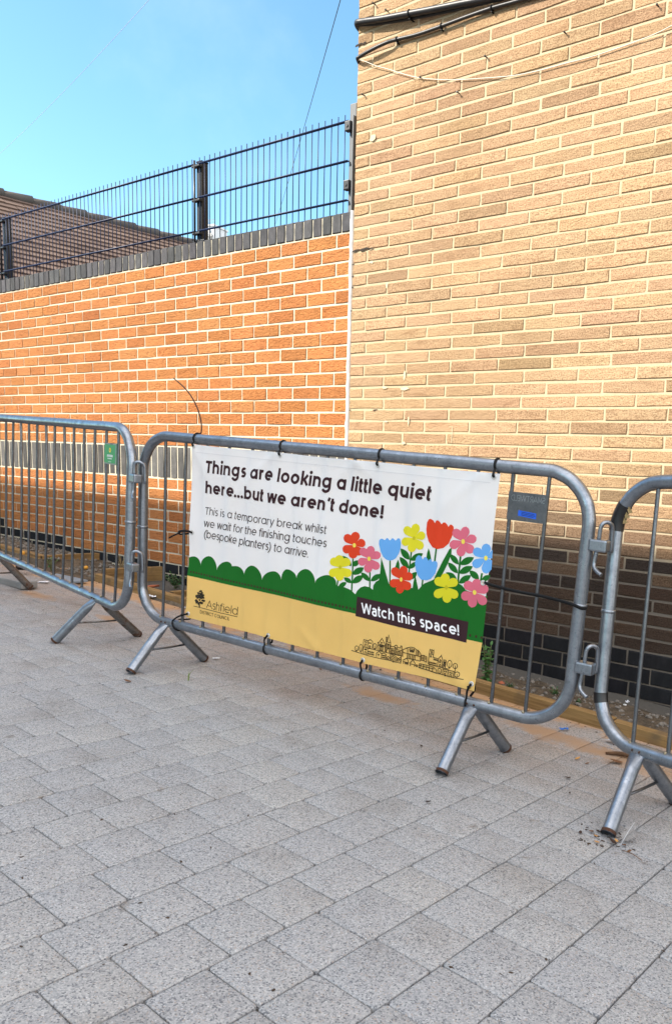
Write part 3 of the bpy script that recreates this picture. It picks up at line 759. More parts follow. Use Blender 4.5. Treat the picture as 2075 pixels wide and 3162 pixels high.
# ------------------------------------------------------------------ the printed banner
def print_mat(name, col, tr=.22, rough=.42):
    t = NT(name); v = t.coord()
    c = t.mix(tuple(x*.95 for x in col), tuple(min(1, x*1.04) for x in col), t.noise(v, 9, 4))
    wv = t.noise(t.coord((900, 900, 900)), 1, 2)
    t.set(c, rough, 0, t.bump(wv, .05, .001), .35)
    tl = t.node('ShaderNodeBsdfTranslucent'); t.link(c, tl.inputs[0])
    mx = t.node('ShaderNodeMixShader'); mx.inputs[0].default_value = tr
    t.link(t.b.outputs[0], mx.inputs[1]); t.link(tl.outputs[0], mx.inputs[2]); t.link(mx.outputs[0], t.out.inputs['Surface'])
    return t.m
PR = {k: print_mat('print_' + k, c, tr) for k, c, tr in (('white',(.90,.935,.98),.34),('green',(.008,.16,.016),.3),('sand',(.90,.63,.22),.4),('maroon',(.030,.008,.012),.0),('ink',(.018,.014,.022),.0),('brown',(.040,.018,.008),.0),('crest',(.02,.014,.006),.0),
    ('red',(.70,.052,.012),.15),('pink',(.70,.15,.22),.15),('yellow',(.72,.66,.02),.15),('blue',(.14,.40,.80),.15),('olive',(.52,.47,.012),.1),('pale_yellow',(.86,.72,.10),.1),('lettering_white',(.82,.82,.83),.0))}
BOFF = -.0155
def A(px, py):
    p = hit_local(px, py, MAINM, BOFF); return (p.x, p.z)
BARX = [.138 + .123*i for i in range(15)]
CREASE = [(.76,.975,.45,.70,.0060),(1.14,.972,.98,.86,.0046),(1.14,.972,1.30,.88,.0040),(1.63,.968,1.45,.80,.0052),(.33,.96,.42,.84,.0042),(.30,.30,.46,.40,.0042),(1.64,.29,1.44,.37,.0050),(1.00,.285,.90,.36,.0040)]
def bwave(x, z):
    y = BOFF + .0042*math.sin(7.1*x + 3*z) * math.sin(5*z + 1.2) + .0030*math.sin(15*x - 9*z + .5) + .0012*math.sin(23*z + 6*x)
    for (ax, az, bx_, bz_, hgt) in CREASE:
        dx, dz = bx_ - ax, bz_ - az; L2 = dx*dx + dz*dz; tt = max(0, min(1, ((x-ax)*dx + (z-az)*dz)/L2)); q = math.hypot(x - ax - tt*dx, z - az - tt*dz)
        if q < .06: y -= hgt * math.exp(-(q/.018)**2) * (1 - tt) ** .7
    for bx in BARX:
        d = (x - bx) / .011
        if abs(d) < 4: y -= .0015*math.exp(-d*d)
    # pulled tight diagonally from the eyelets
    for (ex, ez) in EYE:
        dx, dz = x - ex, z - ez; q = math.hypot(dx, dz)
        if q < .16: y -= .0030*math.exp(-(q/.05)**2)
    return y
eye_px = [(602,1377),(868,1405),(1171,1436),(1528,1472),(596,1644),(1494,1799),(585,1894),(832,1961),(1124,2037),(1459,2110)]
EYE = [A(*q) for q in eye_px]
Q = [A(596,1365), A(1547,1459), A(1466,2134), A(576,1905)]
Q[0] = (Q[0][0], ZT - TR - .001); Q[1] = (Q[1][0], ZT - TR - .003)
banner = empty('banner', MAINM @ Matrix.Translation((1.0, BOFF, .28)), 'white, green and yellow printed banner with flowers, tied across the middle barrier', 'banner')
BI = Matrix.Translation((-1.0, -BOFF, -.28))
def art(name, groups, mat, layer, parent=None, step=.012, stagger=True):
    """flat print outlines (lists of polygons in barrier x-z) -> thin sheet lying on the banner"""
    out = MB()
    for gi, g in enumerate(groups):
        bm = bmesh.new()
        for poly in g:
            try: bm.faces.new([bm.verts.new((x, 0, z)) for x, z in poly])
            except ValueError: pass
        bmesh.ops.remove_doubles(bm, verts=list(bm.verts), dist=1e-6)
        bmesh.ops.triangulate(bm, faces=list(bm.faces))
        if step and len(bm.verts):
            xs = [v.co.x for v in bm.verts]; zs = [v.co.z for v in bm.verts]
            for ax, lo, hi in ((0, min(xs), max(xs)), (2, min(zs), max(zs))):
                k = math.ceil(lo / step)
                while k*step < hi:
                    co = Vector((0, 0, 0)); co[ax] = k*step; no = Vector((0, 0, 0)); no[ax] = 1
                    bmesh.ops.bisect_plane(bm, geom=list(bm.verts) + list(bm.edges) + list(bm.faces), plane_co=co, plane_no=no, dist=1e-7); k += 1
        for v in bm.verts:
            v.co.y = bwave(v.co.x, v.co.z) - layer - (gi * .000012 if stagger else 0)
            v.co = BI @ v.co
        bmesh.ops.recalc_face_normals(bm, faces=list(bm.faces))
        for f in bm.faces:
            if f.normal.y > 0: f.normal_flip()
        out.bm(bm, None, None, True)
    return out.build(name, mat, parent or banner)
def pxp(pts, ox=0, oy=0, s=1.0): return [A(ox + s*x, oy + s*y) for x, y in pts]
# sheet
n = 60
ed = []
for (a, b) in ((Q[0],Q[1]),(Q[1],Q[2]),(Q[2],Q[3]),(Q[3],Q[0])):
    for i in range(n):
        t = i / n; x = a[0] + (b[0]-a[0])*t; z = a[1] + (b[1]-a[1])*t
        if b is Q[1]: z -= .0022*math.sin(t*math.pi*3)**2
        if a is Q[2]: z += .003*math.sin(t*math.pi*3 + .4)
        ed.append((x, z))
def lerpq(t0, p, q): return (p[0] + (q[0]-p[0])*t0, p[1] + (q[1]-p[1])*t0)
art('sheet', [[ed]], PR['white'], 0.0, step=.012)
# hem line welded along the edges
def inset(k):
    cx_ = sum(q[0] for q in Q)/4; cz_ = sum(q[1] for q in Q)/4
    return [(q[0] + (k if q[0] < cx_ else -k), q[1] + (k if q[1] < cz_ else -k)) for q in Q]
q1 = inset(.030)
art('hem', [[[(a.x, a.y) for a in quad] for quad in stroke_poly([q1[0], q1[1]], .0016)]], print_mat('hem_weld', (.70,.72,.76), .1), .0019, step=.03)
F = lambda pts: pxp(pts, 1000, 1560, 560/1562)          # measured in the flower detail of the photo
G4 = lambda pts: pxp(pts, 560, 1320, .34571)
G6 = lambda pts: pxp(pts, 550, 1750, .3201)
G7 = lambda pts: pxp(pts, 1050, 1800, .3201)
def hump(a, top, b, n=9, pw=.62):
    """rounded bush top from a over top to b"""
    a, top, b = Vector(a), Vector(top), Vector(b); o = []
    for i in range(n): t = i/n; ang = t*math.pi/2; o.append((a.x + (top.x-a.x)*(1-math.cos(ang))**.85, a.y + (top.y-a.y)*math.sin(ang)**.9))
    for i in range(n): t = i/n; ang = t*math.pi/2; o.append((top.x + (b.x-top.x)*math.sin(ang)**.9, top.y + (b.y-top.y)*(1-math.cos(ang))**.85))
    return o
bush = hump((40,1190),(105,1152),(166,1232)) + hump((166,1232),(238,1150),(314,1276)) + hump((314,1276),(408,1198),(455,1240)) + hump((455,1240),(492,1237),(568,1318)) + hump((568,1318),(636,1233),(722,1363)) + hump((722,1363),(828,1284),(894,1362)) + hump((894,1362),(945,1266),(1035,1346)) + hump((1035,1346),(1118,1263),(1206,1390)) + hump((1206,1390),(1310,1317),(1388,1388)) 
bush = [q for q in bush if q[0] >= 40]
top = G4(bush)
# keep the left end on the banner edge
el = [A(590.5,1712), A(578,1777)]
top = [(max(x, Q[3][0] + (Q[0][0]-Q[3][0])*(z-Q[3][1])/(Q[0][1]-Q[3][1]) + .0005), z) for x, z in top]
rest = F([(112,695),(150,700),(180,706),(225,728),(267,768),(283,735),(310,709),(345,698),(385,708),(415,729),(419,690),(440,660),(470,643),(487,641),(515,660),(552,682),(590,700),(640,710),(700,712),(757,712),(785,720),(814,727),(838,700),(870,672),(905,658),(950,640),(985,618),(1015,640),(1060,670),(1120,672),(1165,674),(1195,690),(1214,712),(1225,730),(1300,760),(1380,790)])
er = [A(1505.5,1838), A(1488,1985)]
low = [er[1]] + pxp([(1440,1975),(1250,1931),(1050,1884.5),(900,1848),(720,1808.5),(578,1777)])
lft = low[-1]; 
green = top + rest + [er[0]] + low
art('hedge', [[green]], PR['green'], .0007)
sand = [lft] + [lerpq(t, lft, Q[3]) for t in (.5, 1)] + [(x, z + .0006) for x, z in list(reversed(ed[2*n+1:3*n]))[0:0]] 
bot = [(x, z) for x, z in reversed(ed[2*n:3*n+1])]
sand = list(reversed(low)) + [Q[2]] + [(x, z) for x, z in ed[2*n+1:3*n+1]]
art('ground_band', [[sand]], PR['sand'], .0007)
# dotted seam
d0, d1 = Vector(G6([(97,43)])[0]), Vector(G7([(132,252)])[0])
nd = 56
dl = []
for i in range(nd):
    c = d0.lerp(d1, i/(nd-1)); dl.append([[(c.x + .0042*math.cos(a), c.y + .0048*math.sin(a)) for a in np.linspace(0, 2*math.pi, 13)[:-1]]])
for q in ((1250,506),(1310,517),(1362,528)):
    c = Vector(G7([q])[0]); dl.append([[(c.x + .0042*math.cos(a), c.y + .0048*math.sin(a)) for a in np.linspace(0, 2*math.pi, 13)[:-1]]])
dl = dl[1:]
art('dotted_line', dl, PR['brown'], .0013, step=0)
# lettering
def lettering(name, s, w, start, end, cap, mat, layer, kind='geo', track=0.0, C=.70, parent=None):
    G, adv = text_polys(s, w, kind, track)
    xs = [x for g in G for p in g for x, _ in p]; x0, x1 = min(xs), max(xs)
    P0 = Vector(A(*start)); P1 = Vector(A(*end)); U = (Vector(A(*cap)) - P0) / C; E = (P1 - P0) / (x1 - x0)
    GG = [[[tuple(P0 + E*(x - x0) + U*y) for x, y in p] for p in g] for g in G]
    return GG
head = lettering('h', 'Things are looking a little quiet', .148, (636,1459.5), (1327,1547), (640,1422), None, 0) + lettering('h', "here...but we aren't done!", .148, (634,1522.5), (1181,1602), (637,1484.5), None, 0, C=.745)
art('heading', head, PR['maroon'], .0008, step=.012)
body = lettering('b', 'This is a temporary break whilst', .078, (631,1588), (1007,1649), (633.5,1565.5), None, 0) + lettering('b', 'we wait for the finishing touches', .078, (628,1626), (1009,1690), (630.5,1603.5), None, 0) + lettering('b', '(bespoke planters) to arrive.', .078, (629,1660), (953,1722), (631.5,1637), None, 0)
art('body_text', body, PR['ink'], .0008, step=.012)
box = art('caption_box', [[G7([(160,132),(340,174),(520,216),(700,256),(880,296),(1060,336),(1235,375),(1213,577),(1030,531),(850,489),(670,446),(490,404),(320,362),(147,320)])]], PR['maroon'], .0013)
cap = lettering('c', 'Watch this space!', .118, (1116,1892), (1417,1963.5), (1114.5,1861), None, 0, kind='hum')
art('caption_text', cap, PR['lettering_white'], .0020, step=.02, parent=box)
ash = lettering('a', 'Ashfield', .058, (640.6,1875.8), (735.7,1899.3), (642,1852.5), None, 0)
ash += lettering('a', 'DISTRICT COUNCIL', .088, (621.5,1893.5), (711.7,1915.5), (622,1883.5), None, 0)
ash += [[[(a.x, a.y) for a in q] for q in stroke_poly([A(602,1870.7), A(735.7,1904.3)], .0022)]]
crest = art('council_name', ash, PR['crest'], .0014, step=.012)
rt = random.Random(4); tr = []
for k in range(46):
    a = rt.uniform(0, 6.283); q = math.sqrt(rt.random()); cx_ = 219 + 45*q*math.cos(a); cy_ = 298 + 66*q*math.sin(a); rr = rt.uniform(9, 15)
    if cy_ < 270: cx_ = 215 + (cx_-215)*.8
    tr.append([G6([(cx_ + rr*math.cos(t)*rt.uniform(.7,1.2), cy_ + rr*.8*math.sin(t)*rt.uniform(.7,1.2)) for t in np.linspace(0, 6.283, 11)[:-1]])])
tr.append([G6([(213,355),(225,358),(224,391),(215,389)])])
art('tree_crest', tr, PR['crest'], .0014, step=0)
# foliage of the flowers
def lens(a, b, k=.26, n=8):
    a, b = Vector(a), Vector(b); d = b - a; nn = Vector((-d.y, d.x)) * k
    return [tuple(a + d*(i/n) + nn*math.sin(math.pi*i/n)**.8) for i in range(n+1)] + [tuple(b - d*(i/n) - nn*math.sin(math.pi*i/n)**.8) for i in range(1, n)]
fol = []
for a, b, w in (((250,460),(236,745),12),((388,578),(386,728),12),((562,474),(559,690),12),((749,405),(728,600),13),((973,372),(961,485),14),((854,640),(846,715),14),((1183,438),(1158,680),16),((1366,585),(1356,650),16),((126,640),(117,700),12)):
    a, b = Vector(a), Vector(b); fol.append([F([(a.x-w/2,a.y),(a.x+w/2,a.y),(b.x+w/2,b.y),(b.x-w/2,b.y)])])
for a, b, k in (((236,526),(165,435),.22),((244,526),(300,476),.3),((242,597),(338,538),.24),((240,672),(332,606),.24),((238,670),(176,622),.24),((388,657),(314,580),.2),((394,655),(484,594),.22),((736,470),(654,374),.22),((742,475),(854,416),.22),((730,545),(646,446),.2),((730,547),(800,488),.22),((1168,510),(1092,420),.2),((1176,510),(1297,449),.22),((1160,585),(1076,492),.2),((1168,586),(1287,526),.22),((1166,672),(1272,602),.22),((1150,640),(1058,578),.24),((1342,638),(1260,562),.24),((1362,652),(1436,603),.26),((128,708),(197,664),.25),((735,640),(802,575),.25)):
    fol.append([F(lens(a, b, k))])
for pts in ([(462,660),(478,560),(486,450),(500,500),(525,590),(555,690)],[(604,545),(618,500),(632,468),(643,500),(646,540),(640,600),(600,600)],[(884,470),(890,415),(902,370),(915,400),(930,470),(925,520),(890,520)],[(762,722),(772,660),(788,606),(800,660),(816,732)],[(940,690),(965,610),(1030,480),(1085,380),(1108,362),(1104,420),(1075,500),(1040,570),(1000,640)],[(190,765),(170,720),(140,700),(110,690),(112,780)]):
    fol.append([F(pts)])
art('foliage', fol, PR['green'], .0009)
def flower(c, petals, rc, col, ccol, pr, clipx=None):
    C_ = Vector(c); g = []
    for p in petals:
        P = Vector(p); d = P - C_; L = d.length; t = d / L; nn = Vector((-t.y, t.x)); o = []
        tip = L + pr * .95; wmax = pr * 1.08
        for i in range(15):
            s = i / 14; r_ = s * tip
            hw = wmax * (math.sin(min(1, s*1.0) * math.pi * .5)**1.0 if s < .62 else math.sqrt(max(0, 1 - ((s - .62)/.38)**2)) * math.sin(.62*math.pi*.5) * 1.0)
            hw = max(hw, 6)*1.0
            if i == 14: hw = 0
            o.append((C_ + t*r_ + nn*hw, C_ + t*r_ - nn*hw))
        pts = [tuple(a) for a, b in o] + [tuple(b) for a, b in reversed(o[:-1])]
        if clipx: pts = [(min(x, clipx - (y-330)*.055), y) for x, y in pts]
        g.append([F(pts)])
    f = art('flower', g, PR[col], .0014, step=.012)
    art('flower_centre', [[F([(c[0] + rc*.82*math.cos(a), c[1] + rc*1.1*math.sin(a)) for a in np.linspace(0, 2*math.pi, 19)[:-1]])]], PR[ccol], .0020, parent=f, step=.012)
flower((145,535), [(138,468),(193,492),(200,582),(140,612),(88,580),(95,488)], 15, 'yellow', 'olive', 42)
flower((265,345), [(274,268),(318,328),(300,395),(253,420),(203,378),(212,285)], 17, 'red', 'pale_yellow', 42)
flower((385,462), [(400,388),(446,432),(438,522),(375,545),(328,486),(340,402)], 17, 'pink', 'pale_yellow', 40)
flower((770,284), [(784,198),(832,264),(822,346),(754,366),(700,314),(714,218)], 15, 'yellow', 'olive', 42)
flower((1207,312), [(1226,224),(1281,290),(1262,376),(1188,400),(1128,338),(1150,240)], 19, 'pink', 'pale_yellow', 44)
flower((1398,455), [(1402,372),(1470,420),(1455,520),(1402,546),(1322,502),(1328,402)], 19, 'blue', 'pale_yellow', 44, clipx=1458)
flower((663,640), [(682,562),(727,614),(714,694),(652,722),(598,672),(608,572)], 17, 'red', 'pale_yellow', 42)
flower((1060,707), [(1052,626),(1120,664),(1122,766),(1062,800),(990,762),(998,656)], 17, 'yellow', 'olive', 44)
flower((1302,750), [(1322,676),(1380,722),(1368,820),(1280,838),(1226,780),(1252,692)], 19, 'pink', 'pale_yellow', 46)
for pts, col in (([(470,335),(472,305),(483,290),(500,289),(515,300),(522,299),(537,282),(548,288),(556,302),(566,302),(583,283),(598,293),(607,304),(614,302),(632,284),(648,290),(657,325),(654,370),(640,415),(615,455),(590,472),(560,478),(530,470),(503,445),(483,400)],'blue'),
                 ([(879,210),(885,150),(900,122),(918,117),(942,130),(957,155),(970,132),(985,130),(1003,143),(1017,166),(1030,149),(1048,148),(1066,165),(1077,186),(1092,167),(1108,168),(1124,185),(1125,212),(1112,262),(1080,330),(1035,368),(983,377),(938,362),(902,312),(884,255)],'red'),
                 ([(784,500),(792,455),(808,434),(825,432),(842,445),(853,468),(868,446),(880,446),(895,460),(904,479),(918,460),(930,470),(938,488),(958,478),(975,482),(985,495),(984,525),(968,585),(930,632),(890,646),(840,640),(812,608),(793,560)],'blue')):
    art('tulip', [[F(pts)]], PR[col], .0014, step=.012)
# town skyline in thin line
H8 = lambda pts: pxp(pts, 1050, 1900, 430/1562)
sk = []
def ln(*pts): sk.append([[(a.x, a.y) for a in q] for q in stroke_poly(H8(pts), .0023)])
def rc(x, y, w, h, sl=.2): ln((x,y),(x+w,y+w*sl),(x+w,y+w*sl+h),(x,y+h),(x,y))
def ov(x, y, a, b, tr): ln(*[(x + a*math.cos(t), y + b*math.sin(t)) for t in np.linspace(0, 2*math.pi, 21)]); ln((x, y - b*.2), (x+2, tr))
def winrow(x, y, n, dx, w, h, sl=.22):
    for i in range(n): ln((x + i*dx, y + i*dx*sl), (x + i*dx, y + i*dx*sl + h)); ln((x + i*dx + w, y + i*dx*sl), (x + i*dx + w, y + i*dx*sl + h))
ln((125,393),(265,432),(400,470),(570,505),(690,535)); ln((880,582),(980,612),(1090,650),(1300,697),(1395,715))
ov(186,370,21,28,408); ov(236,365,20,40,418); ov(1228,545,25,40,600); ov(1292,568,27,28,690); ov(1320,660,28,28,702); ov(397,345,20,30,385); ov(1118,622,22,30,655)
ln((268,272),(262,430)); ln((268,272),(321,283),(318,440)); ln((321,283),(347,270),(372,292),(369,372)); ln((264,352),(432,392),(520,412),(700,455))
winrow(283,290,2,16,7,14); winrow(332,300,2,16,7,14); ln((280,352),(284,325),(294,318),(304,328),(303,357)); ln((280,432),(284,408),(294,402),(302,412),(302,437)); winrow(282,370,2,14,7,18); rc(336,338,12,28)
for yy in (396,420): winrow(328,yy,4,17,7,16)
ln((415,460),(418,420),(445,403),(475,425),(472,480)); ln((475,428),(500,418),(527,438),(524,494)); winrow(484,440,3,13,6,13); winrow(484,462,3,13,6,13); ln((430,435),(455,441)); ln((442,425),(440,455)); ln((526,480),(550,455),(572,483),(570,503)); winrow(538,478,2,12,6,14)
ln((430,385),(433,300),(446,302),(480,255),(516,325),(514,410)); ln((440,318),(512,338)); ln((438,335),(508,352)); winrow(450,322,5,13,5,12); ln((470,318),(470,300),(486,304),(486,320)); rc(452,345,38,42); ln((464,350),(463,390)); ln((477,352),(476,392))
ln((525,415),(527,240),(540,243),(540,292)); ln((540,292),(557,216),(578,303),(574,425)); ln((527,292),(578,303)); rc(531,315,14,48); rc(551,318,16,50); ln((530,412),(533,385),(547,370),(560,378),(563,420))
ln((580,342),(622,350),(626,338),(640,330),(656,340),(660,356),(690,364),(691,340),(706,343),(698,455)); ln((578,365),(698,392)); 
for x in (585,622,660): rc(x, 382+(x-585)*.22, 26, 42); ln((x+13,385+(x-585)*.22),(x+12,428+(x-585)*.22))
winrow(628,352,2,18,7,18)
for r_ in (36,54,72,90,108): ln(*[(572 + r_*math.cos(t), 535 + r_*.9*math.sin(t)) for t in np.linspace(-1.5, -.25 if r_ < 100 else -.35, 10)])
for r_ in (20,40,60): ln(*[(700 + r_*math.cos(t), 525 + r_*.9*math.sin(t)) for t in np.linspace(3.5, 4.6, 8)])
ln((575,430),(572,505)); ln((693,455),(688,535))
ln((709,460),(714,382),(768,360),(800,354),(838,362),(866,385),(887,392),(911,430),(903,512)); ln((768,360),(765,430)); ln((866,385),(856,448)); ln((712,412),(765,424),(905,462)); ln((765,424),(762,478),(905,512)); ln((880,392),(872,452)); ln((890,400),(884,455)); rc(788,372,52,14,.15); rc(793,395,42,10,.15)
for x in (780,797,814,831,848): ln((x, 430+(x-780)*.26), (x-3, 482+(x-780)*.25))
ln((713,500),(735,490),(755,477),(765,498),(776,520)); ln((720,505),(716,542)); ln((768,520),(765,555)); ln((713,515),(776,532)); rc(735,530,24,10); ln((788,528),(806,518),(822,496),(836,520),(849,542)); ln((795,532),(792,566)); ln((840,545),(836,575)); ln((788,540),(848,556)); ov(862,562,12,10,582)
ln((918,445),(948,448),(980,462),(975,522),(945,508),(914,503),(918,445)); ln((948,448),(945,508)); winrow(926,460,1,10,12,8); ln((955,470),(972,476)); ln((955,484),(971,490)); ln((925,475),(940,478)); ln((924,488),(940,490))
ln((1000,495),(1012,378),(1022,392),(1032,383),(1042,396),(1054,388),(1047,472)); ln((1005,430),(1050,438)); rc(1026,405,8,18); rc(1018,450,10,14); ln((1047,470),(1105,486),(1137,452),(1137,440)); ln((1137,452),(1153,497),(1147,582)); ln((1105,486),(1098,568)); ln((1000,495),(996,540),(1095,567)); winrow(1055,485,4,14,6,16); winrow(1008,515,5,17,7,18); ln((1118,525),(1126,495),(1136,502),(1133,528),(1118,525)); ln((1118,575),(1121,550),(1129,545),(1134,555),(1133,580))
ln((1160,582),(1170,498),(1190,503),(1185,588)); ln((1168,520),(1190,526)); ln((1165,545),(1188,551)); rc(1173,530,6,8); rc(1172,558,6,10)
ln((893,540),(1000,562),(1055,580),(1080,605),(1092,652)); ln((893,540),(886,585),(985,612),(1085,650)); ln((893,560),(1060,600)); 
for x in (910,940,978,1005,1042): ln((x, 546+(x-910)*.28), (x-6, 592+(x-910)*.3))
ln((1156,668),(1163,598),(1222,612),(1217,688)); ln((1222,612),(1228,614),(1286,626),(1280,697)); winrow(1178,618,2,20,7,14); winrow(1240,632,2,20,7,14); rc(1178,648,14,26); ln((1238,690),(1242,664),(1252,658),(1262,668),(1260,694)); ln((1000,545),(1160,585),(1225,600))
art('town_drawing', sk, PR['crest'], .0014, step=.012)
# eyelets
MT['eyelet'] = plain('clear_eyelet', (.62,.62,.60), .3, .3, .1, 30)
MT['eyelet_hole'] = plain('eyelet_hole', (.55,.45,.36), .8, 0, .2, 30)
for (x, z) in EYE:
    y = bwave(x, z) - .0024; m = MB()
    for r_, k in ((.0075,.0016),(.0048,.0014)): m.tube([(x - 1.0 + r_*math.cos(a), y - BOFF, z - .28 + r_*math.sin(a)) for a in np.linspace(0, 2*math.pi, 21)[:-1]], k, 6, closed=True)
    e = m.build('eyelet', MT['eyelet'], banner)
    h = MB(); h.add([(x - 1.0 + .0046*math.cos(a), y - BOFF + .0004, z - .28 + .0046*math.sin(a)) for a in np.linspace(0, 2*math.pi, 17)[:-1]], [tuple(range(16))]); h.build('eyelet_hole', MT['eyelet_hole'], e)

# ------------------------------------------------------------------ cable ties
def tie(label, pts, w=.0024, tail=None, head=None):
    o = empty('cable_tie', MAINM, label, 'cable tie', 'black ties holding the banner')
    m = MB(); m.tube(smoothpath(pts, 5), w, 8, flat=(1,0,0), rfun=lambda q: (w*1.25, w*.8)); m.build('strap', MT['black_plastic'], o)
    if tail: t = MB(); t.tube(smoothpath(tail, 6), w*.8, 6, rfun=lambda q: (w*1.05*(1-.3*q), w*.7)); t.build('tail', tail_mat if len(tail) > 4 else MT['black_plastic'], o)
    if head: h = MB(); h.bevbox((head[0]-.0035, head[1]-.004, head[2]-.003), (head[0]+.0035, head[1]+.004, head[2]+.003), .001); h.build('tie_head', MT['black_plastic'], o)
    return o
tail_mat = plain('weathered_tie', (.045,.014,.010), .5, 0, .2, 20)
tops = ['with a long springy tail at the banner top left corner', 'on the top rail second from the banner left corner', 'on the top rail third from the banner left corner', 'at the banner top right corner']
for i in range(4):
    x, z = EYE[i]; y = bwave(x, z) - .004; r_ = TR + .0018; cx_ = x - .002
    P = [(x, y, z), (x, y - .004, z + .004)]
    P = [(x + .001, y, z - .001), (x, y - .005, z + .006)] + [(cx_ - .004*math.sin(a*.5), -r_*math.cos(a), ZT + r_*math.sin(a)) for a in np.linspace(-.45, 3.4, 16)] + [(x - .002, .004, z + .004), (x, y + .004, z)]
    tail = None
    if i == 0:
        g0 = (x + .004, .012, ZT + .022)
        a_ = hit_local(622, 1335, MAINM, .012); tail = [(a_.x, .012, a_.z)]
        for q in ((622,1305),(612,1265),(592,1225),(568,1195),(537,1168)): h_ = hit_local(q[0], q[1], MAINM, .012); tail.append((h_.x, .012, h_.z))
        tail = [(x - .002, .004, ZT + .0215)] + tail
    tie('black cable tie ' + tops[i], P, .0036, tail)
def L3(px, py, off): p = hit_local(px, py, MAINM, off); return (p.x, off, p.z)
b1 = BARX[1]
x, z = EYE[4]
tie('black cable tie round a bar at the banner left edge, loose end pointing left', [(x, BOFF - .006, z), (x - .02, BOFF - .008, z + .003), L3(560,1640,-.012), (L3(553,1645,0)[0], 0, L3(553,1645,0)[2]), L3(560,1650,.009), (x - .012, -.001, z - .004), (x, BOFF - .004, z - .001)], .0044, [L3(556,1645,-.012), L3(540,1652,-.016), L3(523,1661,-.02)])
tie('long black cable tie stretched from the banner right edge to the post', [L3(1495,1799,BOFF-.006), L3(1515,1806,-.02), L3(1552,1816,-.018), L3(1600,1827,-.016), L3(1690,1845,-.014), L3(1765,1866,-.0225), (2.012, -.019, L3(1775,1868,-.0)[2] - .003), (2.021, 0, L3(1775,1868,0)[2] - .004), (2.0, .022, L3(1775,1868,0)[2] - .004)], .0048, None, L3(1552,1816,-.02))
bt = ['at the banner bottom left corner, pulled down to the leg joint', 'in two loops at the bottom rail, second from the banner left corner', 'at the bottom rail, right of the skyline drawing start', 'at the banner bottom right corner beside the leg joint']
for i, (px, py) in enumerate(((530,1924), (812,2005), (1112,2060), (1436,2150))):
    x, z = EYE[6 + i]; y = bwave(x, z) - .006; g = hit_local(px, py, MAINM, -.022)
    r_ = TR + .002
    loop = [(g.x + (x - g.x)*.25*(1-abs(t)), -r_*math.cos(a), ZB + r_*math.sin(a)) for a, t in zip(np.linspace(.9, -math.pi - .9, 14), np.linspace(-1, 1, 14))]
    P = [(x, y, z), ((x + g.x)/2 - .002, -.026, (z + ZB)/2 + .012)] + loop + [((x*.8 + g.x*.2), .006, z - .03), (x + .002, -.004, z - .004)]
    tie('black cable tie ' + bt[i], P, .0032, None, ((x*.7 + g.x*.3), y - .004, z - .010))

# ------------------------------------------------------------------ plates and tape on the barriers
def plate(parent, M, x0, x1, z0, z1, mat, name='sign_plate'):
    m = MB(); m.bevbox((x0, -.0095, z0), (x1, -.0070, z1), .0008); o = m.build(name, mat, parent); return o
sp = plate(mainb, MAINM, 1.733, 1.866, .842, .929, MT['galv_dark'])
G, adv = text_polys('SMARTWELD', .075)          # embossed from the far side, so it reads mirrored
m = MB(); sc = .116 / adv; bm_ = None
for gi, g in enumerate(G):
    for q in g: m.add([(1.858 - x*sc, -.0098 - gi*.00002, .902 + y*.026) for x, y in q], [tuple(range(len(q)))])
m.build('embossed_lettering', galv_mat('bright_emboss', (.26,.28,.30)), sp)
c = [hit_local(*q, MAINM, -.0098) for q in ((1600,1575),(1655,1586),(1654,1604),(1598,1592))]
m = MB(); m.add([(p.x, -.0100, p.z) for p in c], [(0,1,2,3)]); st = m.build('blue_sticker', plain('blue_sticker', (.012,.10,.60), .45, 0, .15, 60), sp)
m = MB()
for k, (a, b) in enumerate(((.18,.9),(.18,.95),(.18,.85))):
    v = .25 + k*.25
    P = [c[0].lerp(c[1], t).lerp(c[3].lerp(c[2], t), vv) for t, vv in ((a, v - .05), (b, v - .05), (b, v + .05), (a, v + .05))]
    m.add([(p.x, -.0102, p.z) for p in P], [(0,1,2,3)])
m.build('sticker_print', plain('dark_print', (.01,.02,.08), .5), st)
gpl = plate(leftb, LEFTM, 1.742, 1.868, .842, .932, plain('green_plate', (.012,.24,.06), .4, 0, .1, 20))
m = MB()
m.add([(x, -.0098, z) for x, z in ((1.742,.842),(1.868,.842),(1.868,.848),(1.742,.848))], [(0,1,2,3)]); m.add([(x, -.0098, z) for x, z in ((1.742,.926),(1.868,.926),(1.868,.932),(1.742,.932))], [(0,1,2,3)])
m.add([(x, -.0098, z) for x, z in ((1.856,.848),(1.868,.848),(1.868,.926),(1.856,.926))], [(0,1,2,3)])
m.build('plate_edge', MT['galv_dark'], gpl)
def flat_art(name, polys, mat, parent, y):
    m = MB()
    for i, p in enumerate(polys): m.add([(x, y - i*.00003, z) for x, z in p], [tuple(range(len(p)))])
    return m.build(name, mat, parent)
cx_, cz_ = 1.801, .902
flat_art('logo', [[(cx_ + (.0085 if k % 2 else .0120)*math.cos(2*math.pi*k/20), cz_ + (.0085 if k % 2 else .0120)*math.sin(2*math.pi*k/20)) for k in range(20)]], plain('logo_yellow', (.70,.60,.03), .45), gpl, -.0100)
flat_art('logo_centre', [[(cx_ + .0038*math.cos(a), cz_ + .0038*math.sin(a)) for a in np.linspace(0, 6.283, 14)[:-1]]], plain('logo_red', (.30,.03,.01), .45), gpl, -.0104)
lw = []
for z_, hgt, xa, xb, n_ in ((.873,.010,1.772,1.833,9),(.864,.0045,1.779,1.826,12),(.852,.002,1.785,1.82,14)):
    w_ = (xb - xa)/n_
    for k in range(n_): lw.append([(xa + k*w_, z_), (xa + (k+.72)*w_, z_), (xa + (k+.72)*w_, z_ + hgt), (xa + k*w_, z_ + hgt)])
